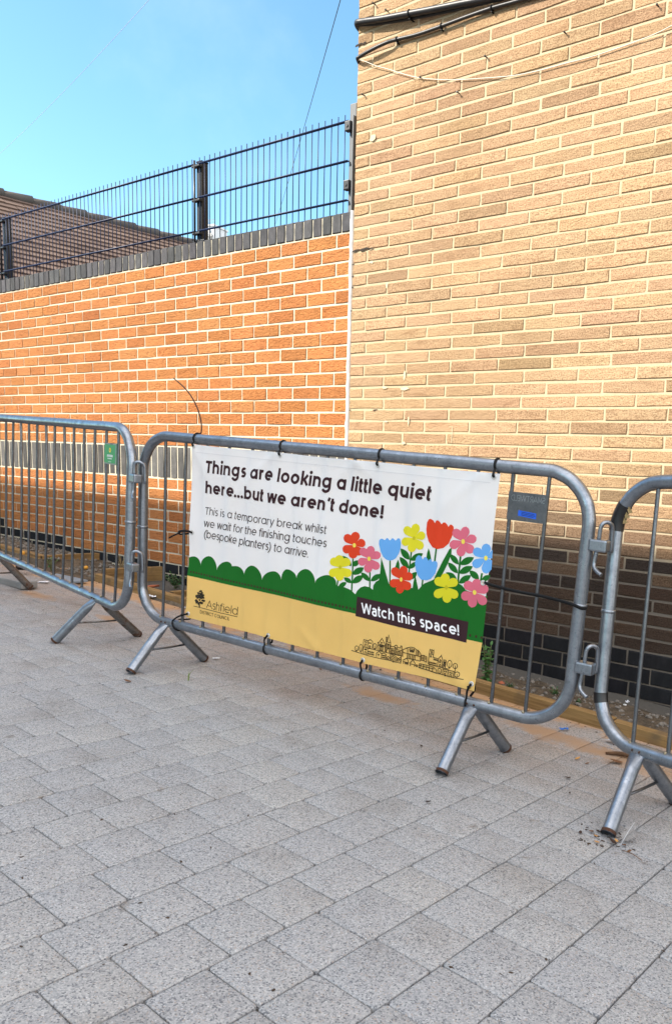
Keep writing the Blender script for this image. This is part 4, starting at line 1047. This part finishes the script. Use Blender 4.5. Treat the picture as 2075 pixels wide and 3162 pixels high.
flat_art('small_lettering', lw, plain('logo_white', (.70,.72,.70), .5), gpl, -.0100)
def wrap(parent, path, r, name, mat):
    m = MB(); m.tube(path, r, 20, caps=False); return m.build(name, mat, parent)
MT['tape'] = plain('black_tape', (.008,.008,.009), .28, 0, .5, 60, .3, .6)
R_ = .15
tp = [(R_ + R_*math.cos(a), 0, ZT - R_ + R_*math.sin(a)) for a in np.linspace(D2(178), D2(146), 8)]
t1 = wrap(rightb, tp, TR + .0018, 'tape', MT['tape'])
m = MB(); rt = random.Random(8)
for k in range(3):
    a = D2(160 - 8*k); x, z = R_ + (R_ - TR + .004)*math.cos(a), ZT - R_ + (R_ - TR - .006)*math.sin(a)
    m.add([(x - .004, -.010 + rt.uniform(-.003,.003), z + .006), (x + .006, -.006, z + .003), (x + .009 + rt.uniform(0,.004), .004, z - .012), (x + .001, -.003, z - .016)], [(0,1,2,3)])
m.build('torn_foam', plain('torn_yellow_foam', (.30,.22,.10), .9, 0, .3, 40), t1)
tp = [(R_ + R_*math.cos(a), 0, ZB + R_ + R_*math.sin(a)) for a in np.linspace(D2(184), D2(196), 5)]
wrap(rightb, tp, TR + .0016, 'tape', MT['tape'])
mk = MB()
for q in ((.012,.93),(.004,.92),(.02,.945)):
    mk.add([(q[0], -.0235, q[1]), (q[0]+.006, -.0236, q[1]+.003), (q[0]+.004, -.0235, q[1]-.02), (q[0]-.002, -.0236, q[1]-.018)], [(0,1,2,3)])

# ------------------------------------------------------------------ timber edging, beds
def wood_mat():
    t = NT('treated_softwood'); v = t.coord()
    g = t.noise(t.coord((3, 60, 60)), 1, 5, .6, .6); k = t.noise(t.coord((9, 9, 9)), 1, 3)
    c = t.ramp(g, [(.3,(.15,.085,.034)),(.5,(.25,.155,.062)),(.7,(.31,.20,.085))])
    c = t.mix(c, (.11,.08,.05), t.ramp(k, [(.55,(0,0,0)),(.75,(.7,.7,.7))]))
    vo = t.node('ShaderNodeTexVoronoi'); vo.inputs['Scale'].default_value = 3.1; t.link(v, vo.inputs['Vector'])
    c = t.mix((.06,.03,.012), c, t.ramp(vo.outputs['Distance'], [(.035,(0,0,0)),(.07,(1,1,1))]))
    return t.set(c, .8, 0, t.bump(g, .3, .003), .2)
MT['wood'] = wood_mat(); MT['wood_end'] = plain('sawn_end_grain', (.075,.045,.022), .9, 0, .3, 60)
def timber(name, a, b, h, th, label, group=None, lift=0.0, inward=None):
    """board from a to b (front bottom edge), h tall, th thick, thickness going away from the viewer or along 'inward'"""
    d = b - a; L = d.length; ex = d.normalized(); ey = Vector((-ex.y, ex.x, 0)).normalized()
    if inward is not None and ey.dot(inward) < 0: ey = -ey
    ez = ex.cross(ey);  ez = ez if ez.z > 0 else -ez
    M = Matrix(((ex.x, ey.x, ez.x, a.x), (ex.y, ey.y, ez.y, a.y), (ex.z, ey.z, ez.z, a.z + lift), (0,0,0,1)))
    root = empty(name, M, label, 'timber', group); m = MB(); m.bevbox((0, 0, -.02), (L, th, h), .003); m.build('board', MT['wood'], root)
    e = MB(); e.add([(-.0006, .004, 0), (-.0006, th-.004, 0), (-.0006, th-.004, h-.004), (-.0006, .004, h-.004)], [(0,1,2,3)]); e.add([(L+.0006, .004, 0), (L+.0006, th-.004, 0), (L+.0006, th-.004, h-.004), (L+.0006, .004, h-.004)], [(0,1,2,3)]); e.build('end_grain', MT['wood_end'], root)
    return root
g_ = lambda x, y: ground(x, y)
WN3 = Vector((.5902, .8073, 0))
bed2a, bed2b, bed2c, bed2d = g_(293,1795), g_(560,1873), g_(1742,2219), g_(1985,2291)
GRP = 'timber edging boards of the planting bed'
far = bed2d + (bed2d - bed2c).normalized() * 3.0
midp = bed2b.lerp(bed2c, .5); midp.z = gz(midp.x, midp.y)
timber('timber_edging', bed2a, bed2b + (bed2b - bed2a)*.35, .052, .045, 'long front timber of the empty planting bed behind the gap between left and middle barriers', GRP, inward=WN3)
q0 = bed2b + (bed2b - bed2a)*.36
timber('timber_edging', q0, bed2c.lerp(bed2d, .60), .052, .045, 'long front timber running behind the banner to the right barrier', GRP, inward=WN3)
timber('timber_edging', bed2c.lerp(bed2d, .605), far, .046, .045, 'front timber at the far right, behind the taped corner post', GRP, inward=WN3)
b1 = g_(125,1752); b0 = b1 + Vector((-.807, .590, 0))*2.2; b0.z = gz(b0.x, b0.y)
timber('timber_edging', b0, b1, .085, .045, 'front timber of the gravel-filled bed at the far left', GRP, inward=WN3)
c1 = g_(309,1742); c0 = b1 + Vector((.02,.0,0)); c0.z = gz(c0.x, c0.y)
timber('timber_edging', c0, c1, .085, .045, 'cross timber closing the gravel-filled left bed against the wall', GRP, inward=Vector((-.8,.6,0)))
d0_ = bed2a + WN3*.05; d1_ = bed2a + WN3*.50
for q in (d0_, d1_): q.z = gz(q.x, q.y)
timber('timber_edging', d0_, d1_, .085, .045, 'cross timber at the left end of the empty planting bed', GRP, inward=Vector((.8,-.6,0)))
e0 = bed2a.lerp(bed2b, .80) + WN3*.05; e1 = e0 + WN3*.42
for q in (e0, e1): q.z = gz(q.x, q.y)
timber('timber_edging', e0, e1, .06, .045, 'short cross timber beside the small weed in the empty bed', GRP, inward=Vector((.8,-.6,0)))

def soil_mat(name, a, b, c):
    t = NT(name); v = t.coord(); n1 = t.noise(v, 9, 6, .7); n2 = t.noise(v, 90, 4, .7)
    col = t.mix(t.ramp(n1, [(.3,a),(.5,b),(.72,c)]), tuple(x*.35 for x in b), t.ramp(n2, [(.3,(.9,.9,.9)),(.5,(0,0,0))]))
    return t.set(col, .97, 0, t.bump(n2, .8, .012), .1)
MT['soil'] = soil_mat('gritty_soil', (.05,.042,.032), (.13,.10,.07), (.21,.165,.118))
MT['stone'] = plain('gravel_stone', (.175,.155,.13), .9, 0, .55, 18, .3)
def bed():
    m = MB(); rnd = random.Random(21); nx, ny = 170, 22
    t = Vector((.8073, -.5902, 0)); o = Vector((BX, BY, 0))
    from mathutils import noise as nz
    vs = []
    for iy in range(ny + 1):
        for ix in range(nx + 1):
            s = -5.0 + 8.2 * ix / nx; f = .66 * iy / ny - .02
            p = o + t*s - WN3*f
            z = gz(p.x, p.y)
            front = .50 + .045*(s + .0)*1.0 if s > -1.9 else .52
            gap = -2.43 < s < -1.80
            k = nz.noise(Vector((p.x*6, p.y*6, 0)))*.012 + nz.noise(Vector((p.x*22, p.y*22, 3)))*.006
            if s < -2.43: z += .065 - .045*max(0, (.45 - f))/.45 + k
            elif gap: z += .004 + .02*max(0, .4 - f) + k*1.2
            elif s < -1.1: z += -.018 + k*.6
            else: z += .012 - .05*max(0, .3 - f)/.3 + k
            if f > .57 and not gap: z = min(z, gz(p.x, p.y) - .006)
            vs.append((p.x, p.y, z))
    fs = [(iy*(nx+1)+ix, iy*(nx+1)+ix+1, (iy+1)*(nx+1)+ix+1, (iy+1)*(nx+1)+ix) for iy in range(ny) for ix in range(nx)]
    m.add(vs, fs, True); tag(m.build('soil', MT['soil']), kind='structure')
    g = MB()
    def top(s, f):
        ix = min(nx, max(0, round((s + 5.0)/8.2*nx))); iy = min(ny, max(0, round((f + .02)/.66*ny))); return vs[iy*(nx+1)+ix]
    for k in range(2600):
        s = rnd.uniform(-5, 3.0); f = rnd.uniform(.01, .53 if s < -2.43 else .47)
        if -2.43 < s < -1.8: f = rnd.uniform(.0, .5)
        if -1.8 < s < -1.1 and rnd.random() < .7: continue
        if s < -1.8 and rnd.random() < .1: continue
        p = top(s, f); big = (s < -1.8)
        r = rnd.uniform(.005, .016) if big else rnd.choice((.003,.004,.005,.006,.008,.013)); 
        q = o + t*s - WN3*f
        g.ico((q.x, q.y, p[2] + r*.3), r, 1, .25, (1, rnd.uniform(.6,1), rnd.uniform(.5,.8)), rnd)
    tag(g.build('gravel', MT['stone']), kind='stuff')
bed()

# ------------------------------------------------------------------ plants
MT['leaf'] = plain('weed_leaf', (.045,.13,.028), .55, 0, .45, 25); MT['leaf_dark'] = plain('dark_weed_leaf', (.022,.075,.022), .5, 0, .4, 25); MT['stalk'] = plain('weed_stalk', (.10,.12,.04), .7)
MT['straw'] = plain('dry_grass', (.34,.25,.12), .8, 0, .3, 20); MT['grass'] = plain('pale_green_grass', (.17,.24,.07), .6, 0, .3, 20)
def leaf(m, base, d, L, wd, up=Vector((0,0,1)), curl=.25):
    d = d.normalized(); sd = d.cross(up); sd = sd.normalized() if sd.length > 1e-4 else Vector((1,0,0)); nn = sd.cross(d)
    vs = []; k = 5
    for i in range(k + 1):
        t = i/k; w_ = wd*math.sin(math.pi*min(1, t*.94 + .04))**.8; c = base + d*(L*t) - nn*(curl*L*t*t)
        vs += [c + sd*w_, c - nn*(w_*-.25), c - sd*w_]
    fs = []
    for i in range(k):
        for q in range(2): fs.append((3*i+q, 3*i+q+1, 3*i+4+q, 3*i+3+q))
    m.add(vs, fs, True)
def weed(name, pos, h, n, label, mat, spread=.5, leafL=.03, per=9, seed=1, cat='plant'):
    rnd = random.Random(seed); root = empty(name, Matrix.Translation(pos), label, cat); st, lf = MB(), MB()
    for k in range(n):
        a = rnd.uniform(0, 6.283); lean = rnd.uniform(.05, spread); hh = h*rnd.uniform(.6, 1)
        tip = Vector((math.cos(a)*lean*hh, math.sin(a)*lean*hh, hh)); b = Vector((rnd.uniform(-.01,.01), rnd.uniform(-.01,.01), 0)); midp_ = tip*.5 + Vector((0,0,hh*.08))
        P = smoothpath([b, midp_, tip], 6); st.tube(P, .0016, 6)
        for j in range(per):
            t = (j + 1.2)/(per + .6); p = P[min(len(P)-1, int(t*(len(P)-1)))]; aa = j*2.4 + rnd.uniform(-.4,.4)
            leaf(lf, p, Vector((math.cos(aa), math.sin(aa), rnd.uniform(.1,.7))), leafL*rnd.uniform(.6,1.15)*(1.1-.4*t), leafL*.27, curl=rnd.uniform(.1,.5))
        leaf(lf, tip, Vector((math.cos(a)*.4, math.sin(a)*.4, 1)), leafL*.7, leafL*.18)
    st.build('stem', MT['stalk'], root); lf.build('leaf_cluster', mat, root); return root
def soilp(px, py, lift=0.0): p = ground(px, py, lift); return p
weed('weed', soilp(1502,2122,.0), .20, 7, 'leafy green weed growing against the plinth at the banner right edge', MT['leaf'], .32, .034, 10, 3)
weed('weed', soilp(540,1818,.0), .10, 9, 'bushy dark green weed in the planting bed left of the banner', MT['leaf_dark'], 1.0, .034, 7, 5)
weed('weed', soilp(1785,2180), .022, 7, 'tiny green seedling clump behind the right hand hooks', MT['leaf_dark'], 1.3, .016, 5, 8)
weed('weed', soilp(1572,2128), .03, 8, 'low dark straggly weed at the wall base right of the leafy one', MT['leaf_dark'], 1.5, .016, 6, 9)
weed('weed', soilp(1712,2150), .03, 8, 'low creeping weed by the plinth left of the right hand post', MT['leaf_dark'], 1.5, .016, 6, 12)
weed('weed', soilp(160,1765), .10, 6, 'thin scrawny weed at the corner of the left timber bed', MT['leaf'], .7, .020, 6, 14)
def tuft(pos, label, n, h, mat, seed, w=.0016, spread=.5):
    rnd = random.Random(seed); root = empty('grass_tuft', Matrix.Translation(pos), label, 'grass'); m = MB()
    for k in range(n):
        a = rnd.uniform(0, 6.283); hh = h*rnd.uniform(.45,1); l = rnd.uniform(.1, spread)*hh
        P = smoothpath([(0,0,-.002), (math.cos(a)*l*.3, math.sin(a)*l*.3, hh*.6), (math.cos(a)*l, math.sin(a)*l, hh)], 5)
        m.tube(P, w, 5, rfun=lambda q: (max(.0003, w*(1 - q)*1.6), .0004))
    m.build('blade', mat, root)
tuft(soilp(582,2102), 'small green grass tuft growing from a paving joint below the banner', 7, .055, MT['grass'], 4, .0018, .7)
tuft(soilp(376,1768), 'clump of dry straw coloured grass at the foot of the red wall', 34, .15, MT['straw'], 6, .0018, .55)

# ------------------------------------------------------------------ litter and loose bits
def bit(name, pos, label, cat, group=None, rot=0.0): return empty(name, Matrix.Translation(pos) @ Matrix.Rotation(rot, 4, 'Z'), label, cat, group)
MT['orange'] = plain('orange_peel', (.62,.30,.04), .5, 0, .12, 40, .2)
def ball(px, py, r, label, lift=.012):
    p = ground(px, py, lift); o = bit('yellow_fruit', p, label, 'fruit'); m = MB(); m.ico((0, 0, r*.8), r, 3, .012, (1,1,.9), smooth=True); m.build('skin', MT['orange'], o)
    s = MB(); s.tube([(0, 0, r*1.66), (.001, 0, r*1.8)], .0015, 6); s.build('stalk', MT['stalk'], o)
ball(267,1758,.016,'round yellow-orange fruit on the rubble beside the cross timber')
ball(73,1712,.014,'small round orange fruit lying on the gravel of the far left bed', .085)
MT['paper'] = plain('crumpled_paper', (.68,.70,.74), .8, 0, .1, 20)
def sheet(name, px, py, w, d, label, mat, seed, rot, lift=.004, amp=.008, cat='litter'):
    rnd = random.Random(seed); o = bit(name, ground(px, py, lift), label, cat, None, rot); n = 8; m = MB()
    from mathutils import noise as nz
    vs = [((i/n - .5)*w, (j/n - .5)*d, .002 + amp*(nz.noise(Vector((i*.55 + seed, j*.55, seed))) + .5)) for j in range(n+1) for i in range(n+1)]
    vs2 = [(x, y, z - .0006) for x, y, z in vs]; k = (n+1)**2
    fs = [(j*(n+1)+i, j*(n+1)+i+1, (j+1)*(n+1)+i+1, (j+1)*(n+1)+i) for j in range(n) for i in range(n)]
    m.add(vs, fs, True); m.add(vs2, [tuple(reversed(f)) for f in fs], True); m.build('crumpled_sheet', mat, o)
sheet('scrap_paper', 460, 1847, .085, .055, 'folded scrap of white paper on the paving under the left post of the middle barrier', MT['paper'], 3, .4, amp=.02)
sheet('paper_card', 136, 1798, .06, .05, 'white printed card on the paving under the left barrier', MT['paper'], 5, .2, amp=.004)
sheet('sweet_wrapper', 1741, 2254, .034, .014, 'blue and white sweet wrapper on the sandy paving', plain('blue_wrapper', (.03,.16,.55), .35, 0, .6, 90), 7, .3, amp=.008)
sheet('crumpled_tissue', 568, 1882, .02, .02, 'small crumpled white tissue at the timber beside the banner corner', MT['paper'], 9, .3, amp=.02)
sheet('crumpled_tissue', 668, 2035, .03, .015, 'flattened white tissue on the paving beside the barrier foot', MT['paper'], 10, .2, amp=.006)
sheet('plastic_scrap', 1935, 2172, .018, .012, 'torn white plastic scrap lying on the soil under the right barrier', MT['paper'], 11, .6, amp=.014)
sheet('plastic_scrap', 2052, 2255, .024, .014, 'crinkled white plastic scrap on the soil at the far right', MT['paper'], 12, .1, amp=.016)
# slate, kerb block, coil, brick pieces
o = bit('slate_piece', ground(205,1790,.006), 'flat blue-grey slate slab lying on the paving behind the left barrier', 'slate', None, -.62); m = MB(); m.bevbox((-.20,-.06,0), (.17,.055,.014), .003); m.build('slab', plain('blue_grey_slate', (.20,.235,.27), .7, 0, .15, 9, .2), o)
o = bit('concrete_block', ground(45,1815,.0), 'grey concrete kerb block behind the rusty leg at the left edge', 'block', None, -.62); m = MB(); m.bevbox((-.22,.0,0), (.09,.10,.045), .008); m.build('block', plain('grey_concrete', (.24,.235,.225), .9, 0, .2, 14, .4), o)
o = bit('plastic_coil', ground(75,1760,.03), 'black ribbed plastic coil standing behind the bottom rail of the left barrier', 'coil', None, .3); m = MB()
for k in range(7): m.tube([(.012*k - .04 + .0*a, .026*math.cos(a), .028 + .026*math.sin(a)) for a in np.linspace(0, 6.283, 22)[:-1]], .0042, 6, closed=True)
m.build('ribs', MT['black_plastic'], o)
MT['rubble'] = plain('broken_red_brick', (.42,.13,.065), .92, 0, .25, 30, .5)
def chunk(px, py, r, label, mat, seed, sq=(1,.7,.6), lift=.0, name='brick_fragment', cat='rubble'):
    rnd = random.Random(seed); o = bit(name, ground(px, py, lift), label, cat); m = MB(); m.ico((0,0,r*.35), r, 1, .22, sq, rnd); m.build('lump', mat, o)
chunk(1547,2118,.026,'broken orange brick lump on the soil beside the leafy weed', MT['rubble'], 3)
chunk(470,1815,.03,'flat broken red brick in the empty planting bed', MT['rubble'], 5, (1.7,.8,.35))
chunk(510,1832,.018,'small pale pinkish brick bit beside the flat red one in the bed', plain('pale_rubble', (.50,.33,.24), .9), 7)
chunk(1928,2178,.007,'tiny white pebble on the soil under the right barrier', plain('white_pebble', (.62,.61,.58), .6), 9, (1.3,.8,.6), name='pebble', cat='pebble')
chunk(1914,2182,.005,'tiniest white pebble just left of the other white pebble', MT['paper'], 10, (1,.8,.7), name='pebble', cat='pebble')
# dead leaves and twigs
MT['dead'] = plain('dead_leaf', (.14,.065,.028), .8, 0, .5, 60); MT['dead_dark'] = plain('dark_dead_leaf', (.035,.018,.012), .8, 0, .5, 60); MT['tan'] = plain('tan_dead_leaf', (.46,.24,.075), .8, 0, .2, 40)
def dead(px, py, L, label, mat, seed, wd=.3, rot=None):
    rnd = random.Random(seed); a = rnd.uniform(0, 6.283) if rot is None else rot; o = bit('dead_leaf', ground(px, py, .003), label, 'leaf', 'dead leaves on the paving', a); m = MB(); leaf(m, Vector((-L/2,0,.002)), Vector((1,0,.12)), L, L*wd, curl=-.15); leaf(m, Vector((-L/2,0,.0012)), Vector((1,0,.12)), L, L*wd, curl=-.15); m.build('blade', mat, o)
dl_ = [(1900,2355,.05,'curled brown leaf by the stick near the third barrier leg','dead'),(1812,2359,.016,'small brown leaf on the paving, right of its pale twin','dead'),(1782,2344,.022,'dull sandy leaf stuck to the paving left of the small brown leaf','tan'),(1751,2404,.024,'thin black leaf lying alone on the pale paving','dead_dark'),(1841,2602,.016,'tan leaf shred at the toe of the right barrier leg','tan'),(1838,2583,.012,'orange leaf fleck just left of the right barrier foot','tan'),
  (1902,2598,.014,'yellow leaf fleck right of the barrier foot','tan'),(1812,2558,.013,'dark crumpled leaf left of the right barrier foot','dead_dark'),(1824,2570,.022,'dark brown leaf, longest in the litter by the right foot','dead'),(1791,2572,.012,'small dark leaf at the far left of the litter by the foot','dead_dark'),(1845,2568,.012,'blackish leaf bit touching the right foot','dead_dark'),(1892,2602,.022,'blackish rotten leaf under the grey feather','dead_dark'),(1925,2612,.018,'reddish brown leaf at the right end of the foot litter','dead'),
  (1942,2630,.012,'dark red leaf tip on the paving joint by the litter','dead'),(1300,2304,.010,'dark speck of leaf on the paving below the right half of the banner','dead_dark'),(1758,2450,.007,'round black speck on the pale paving','dead_dark'),(1322,2478,.020,'dark narrow leaf on a paving joint','dead_dark'),(990,2068,.018,'thin brown leaf on the sandy paving under the bottom rail','dead'),(1490,2224,.014,'brown oval leaf near the back leg of the middle barrier','dead'),(135,1885,.012,'dark leaf scrap on the paving inside the left leg','dead_dark'),
  (395,2105,.030,'grey-brown leaf scrap under the front left foot of the middle barrier','dead'),(640,2040,.014,'dark leaf scrap behind the back left foot of the middle barrier','dead_dark'),(245,1790,.018,'dark leaf beside the slate slab','dead_dark'),(1865,2180,.018,'tan curled leaf on the soil behind the lower tape','tan')]
for i, (x, y, L, lab, mt) in enumerate(dl_): dead(x, y, L, lab, MT[mt], 30 + i, .28 if L > .012 else .4)
o = bit('stick', ground(1935,2336,.006), 'rotten brown stick on the sand in front of the timber edging', 'stick', None, -.25); m = MB(); m.tube(smoothpath([(-.075,0,.003), (-.03,.004,.006), (.02,-.002,.006), (.075,.004,.004)], 4), .0075, 7, rfun=lambda q: .0025 + .0055*math.sin(math.pi*min(1, q*.9 + .1))); m.build('bark', plain('rotten_bark', (.10,.052,.026), .95, 0, .5, 50, .6), o)
def feather(px, py, L, rot, label, lift=.004, tilt=.25):
    o = bit('feather', ground(px, py, lift), label, 'feather', None, rot); m = MB(); m.tube([(0,0,0), (L*.5,0,L*tilt*.6), (L,0,L*tilt)], .0005, 6); m.build('quill', MT['paper'], o); v = MB()
    for sgn in (-1, 1):
        for i in range(18):
            t = .18 + .8*i/18; p = Vector((L*t, 0, L*tilt*t)); w = L*.24*math.sin(math.pi*min(1, t*.92 + .1))
            v.add([p, p + Vector((w*.55, sgn*w, .002)), p + Vector((w*.55 + L*.03, sgn*w*.97, .002)), p + Vector((L*.05,0,0))], [(0,1,2,3)])
    v.build('vane', plain('grey_feather', (.33,.32,.31), .8, 0, .4, 60), o)
feather(1916,2608,.075,.9,'grey downy feather on the paving beside the right barrier foot', tilt=.5)
feather(1858,2285,.07,-.5,'pale feather with dark tip leaning at the timber edging')
feather(2062,2232,.05,-.6,'small white feather on the soil at the far right edge')
feather(98,1800,.05,.9,'small white feather beside the concrete block', tilt=.5)
tw = bit('twig', ground(1948,2640,.004), 'thin reddish twig on the paving next to the leaf litter', 'twig', None, -.9); m = MB(); m.tube(smoothpath([(-.03,0,.001), (0,.002,.003), (.035,-.002,.001)], 4), .0009, 6); m.build('stem', MT['dead'], tw)

def debris():
    rnd = random.Random(77); m = MB()
    def crumb(x, y, r):
        z = gz(x, y); m.ico((x, y, z + r*.35), r, 1, .35, (1.6, rnd.uniform(.4,.9), .35), rnd)
    for k in range(46):
        c = ground(1868 + rnd.gauss(0, 48), 2590 + rnd.gauss(0, 20)); crumb(c.x, c.y, rnd.uniform(.0012, .0045))
    for k in range(170):
        c = ground(rnd.uniform(0, 2075), rnd.uniform(1830, 3100))
        if WALLN.x*c.x + WALLN.y*c.y < 2.9: crumb(c.x, c.y, rnd.choice((.001,.0013,.0016,.002,.0035)))
    for k in range(240):
        t = rnd.random(); p = bed2a.lerp(far, t); f = abs(rnd.gauss(0, .035)) + .004
        crumb(p.x - WALLN.x*f, p.y - WALLN.y*f, rnd.choice((.0015,.002,.003,.005)))
    tag(m.build('leaf_debris', plain('dark_crumbs', (.055,.036,.024), .95, 0, .6, 90)), kind='stuff')
debris()

# ------------------------------------------------------------------ house roof behind the wall
def tile_mat():
    t = NT('concrete_roof_tile'); v = t.coord()
    isl = t.node('ShaderNodeNewGeometry')
    c = t.ramp(isl.outputs['Random Per Island'], [(0,(.105,.072,.058)),(.4,(.135,.092,.072)),(.75,(.16,.112,.088)),(1,(.12,.085,.075))])
    c = t.mix(c, (.24,.19,.15), t.ramp(t.noise(v, 1.4, 5, .7), [(.58,(0,0,0)),(.75,(.55,.55,.55))]))
    c = t.mix(c, (.17,.20,.17), t.ramp(t.noise(v, .55, 3), [(.62,(0,0,0)),(.72,(.5,.5,.5))]))
    return t.set(c, .9, 0, t.bump(t.noise(v, 40, 4), .3, .01), .2)
def house():
    d0 = ray(-60, 585); d1 = ray(575, 748)
    H0 = CO + d0 * 12.0; H1 = CO + d1 * ((H0.z - CAMH) / d1.z)               # the ridge is level
    e = (H1 - H0).normalized(); LR = (H1 - H0).length + 2.5
    pitch_ = math.radians(36)
    n = Vector((e.y, -e.x, 0)) * math.sin(pitch_) + Vector((0, 0, math.cos(pitch_)))
    dn = e.cross(n).normalized(); dn = dn if dn.z < 0 else -dn               # down the slope
    M = Matrix(((e.x, dn.x, n.x, H0.x), (e.y, dn.y, n.y, H0.y), (e.z, dn.z, n.z, H0.z), (0,0,0,1)))
    root = empty('house', M, 'neighbouring house with a brown tiled roof and dark ridge rising behind the mesh fence', 'house')
    Mi = M.inverted(); rnd = random.Random(6)
    V = 5.0; U0 = -3.5
    m = MB(); gauge = .150; W_ = .30; row = 0; v = 0.0
    while v < V:
        x = U0 + (row % 2) * W_ / 2
        while x < LR:
            z0 = rnd.uniform(-.003, .003); g = .0025
            m.add([(x+g, v, z0 + .004), (x+W_-g, v, z0 + .004), (x+W_-g, v + gauge*1.02, z0 + .026), (x+g, v + gauge*1.02, z0 + .026), (x+g, v + gauge*1.02, z0 - .01), (x+W_-g, v + gauge*1.02, z0 - .01)], [(0,1,2,3),(3,2,5,4)])
            x += W_
        v += gauge; row += 1
    m.build('roof_tiles', tile_mat(), root)
    r = MB(); up_ = Mi.to_3x3() @ Vector((0, 0, 1)); x = U0
    while x < LR:
        a = Vector((x, 0, 0)) + up_ * .0; bb = Vector((x + .46, 0, 0)) + up_ * .022
        r.tube([a, bb], .1, 14, rfun=lambda q: (.072 + .007*q)); x += .42
    r.build('ridge_tiles', plain('ridge_tile', (.075,.068,.062), .9, 0, .35, 3, .3), root)
    # far slope, gables and walls under the eaves
    E0 = M @ Vector((U0, V, -.04)); E1 = M @ Vector((LR, V, -.04)); T0 = M @ Vector((U0, 0, -.03)); T1 = M @ Vector((LR, 0, -.03))
    back = Vector((-e.y, e.x, 0)); hw = (E0 - T0).dot(-back); B0 = E0 + back*hw*2; B1 = E1 + back*hw*2
    w = MB(); zg = -.6; i_ = .3
    base = [E0 + e*i_ + back*i_, E1 - e*i_ + back*i_, B1 - e*i_ - back*i_, B0 + e*i_ - back*i_]
    vs = [Mi @ Vector((p.x, p.y, zg)) for p in base] + [Mi @ Vector((p.x, p.y, E0.z + .1)) for p in base] + [Mi @ (T0 + e*i_ - Vector((0,0,.15))), Mi @ (T1 - e*i_ - Vector((0,0,.15)))]
    w.add(vs, [(0,1,5,4),(1,2,6,9,5),(2,3,7,6),(3,0,4,8,7)]); w.build('wall', plain('house_brick', (.30,.15,.09), .9, 0, .25, 8), root)
    f = MB(); f.add([Mi @ q for q in (T0, T1, B1, B0, E0, E1)], [(0,1,2,3),(0,4,5,1)]); f.build('roof_underlay', plain('rear_tiles', (.12,.085,.07), .9, 0, .3, 6), root)
house()

# ------------------------------------------------------------------ distant block and overhead wires
P = CO + ray(657, 760) * 95; P.z = 0
top = (CO + ray(657, 683) * 95).z
DM = Matrix.Translation(P) @ Matrix.Rotation(-.35, 4, 'Z')
db = empty('distant_tower', DM, 'hazy white building with rooftop aerials far beyond the fence', 'building')
m = MB(); m.bevbox((-.85, -1, -3), (.95, 1.6, top*.965), .05); m.bevbox((-.95, -1.1, top*.965), (1.05, 1.7, top*.972), .02); m.build('wall', plain('white_render', (.66,.68,.70), .8, 0, .05, 1), db)
w = MB()
for r_ in range(4):
    for c_ in range(3): w.box((-.68 + c_*.5, -1.012, top*.965 - .75 - r_*.62), (-.40 + c_*.5, -.99, top*.965 - .42 - r_*.62))
w.build('window', plain('far_glass', (.30,.36,.42), .3), db)
a_ = MB()
for x in np.linspace(-.9, 1, 8): a_.tube([(x, -1, top*.972), (x, -1, top*.99)], .018, 6)
a_.tube([(-.9,-1,top*.99), (1,-1,top*.99)], .018, 6)
for x, h in ((.35,1.2),(.6,.8)): a_.tube([(x, -1.1, top*.965 - 1.6), (x, -1.1, top*.965 - 1.6 + h)], .09, 8); a_.box((x-.18,-1.25,top*.965-1.2), (x+.18,-1.05,top*.965-.95))
a_.build('aerial', plain('aerial_metal', (.35,.34,.33), .6), db)
def wire(pa, da, pb, db_, r, sag, label, mat):
    a = CO + ray(*pa)*da; b = CO + ray(*pb)*db_; a2 = a + (a-b)*.5; b2 = b + (b-a)*1.2
    pts = [a2.lerp(b2, t) - Vector((0,0,sag*4*t*(1-t))) for t in np.linspace(0, 1, 40)]
    o = empty('overhead_wire', None, label, 'wire'); m = MB(); m.tube(pts, r, 8); m.build('line', mat, o)
wire((420,-20), 9, (-20,425), 14, .0022, .35, 'thin pale overhead wire crossing the sky at upper left', plain('grey_wire', (.42,.43,.44), .6))
wire((1050,-10), 11, (905,500), 22, .0068, .1, 'thin dark overhead wire dropping behind the fence next to the tall building', plain('dark_wire', (.03,.04,.06), .5))

# ------------------------------------------------------------------ building across the yard, whose shadow covers the foreground
def opposite():
    D = 6.2; n3 = Vector((.5902, .8073, 0)); base = Vector((BX, BY, 0)) - n3 * D; base.z = 0
    M = Matrix.Translation(base) @ Matrix.Rotation(-BA, 4, 'Z')
    s_n = SUN.dot(-n3); hgt = .53 + D * SUN.z / s_n
    o = empty('opposite_building', M, 'brick building across the yard that shades the paving, behind the photographer', 'building')
    m = MB(); m.box((-12.5, -6, -.8), (-.8, 0, hgt - .3)); m.build('wall', plain('opposite_render', (.58,.56,.53), .9, 0, .06, 4), o)
    r = MB(); r.box((-12.7, -6.2, hgt - .298), (-.6, .06, hgt)); r.build('roof', plain('opposite_roof', (.08,.08,.085), .8), o)
    w = MB()
    for z in (1.0, 4.0, 7.0):
        for k in range(6):
            if z + 1.4 < hgt: w.box((-12 + 1.9*k, -.05, z), (-11.1 + 1.9*k, .012, z + 1.4))
    w.build('window', plain('window_glass', (.05,.06,.07), .1), o)
opposite()
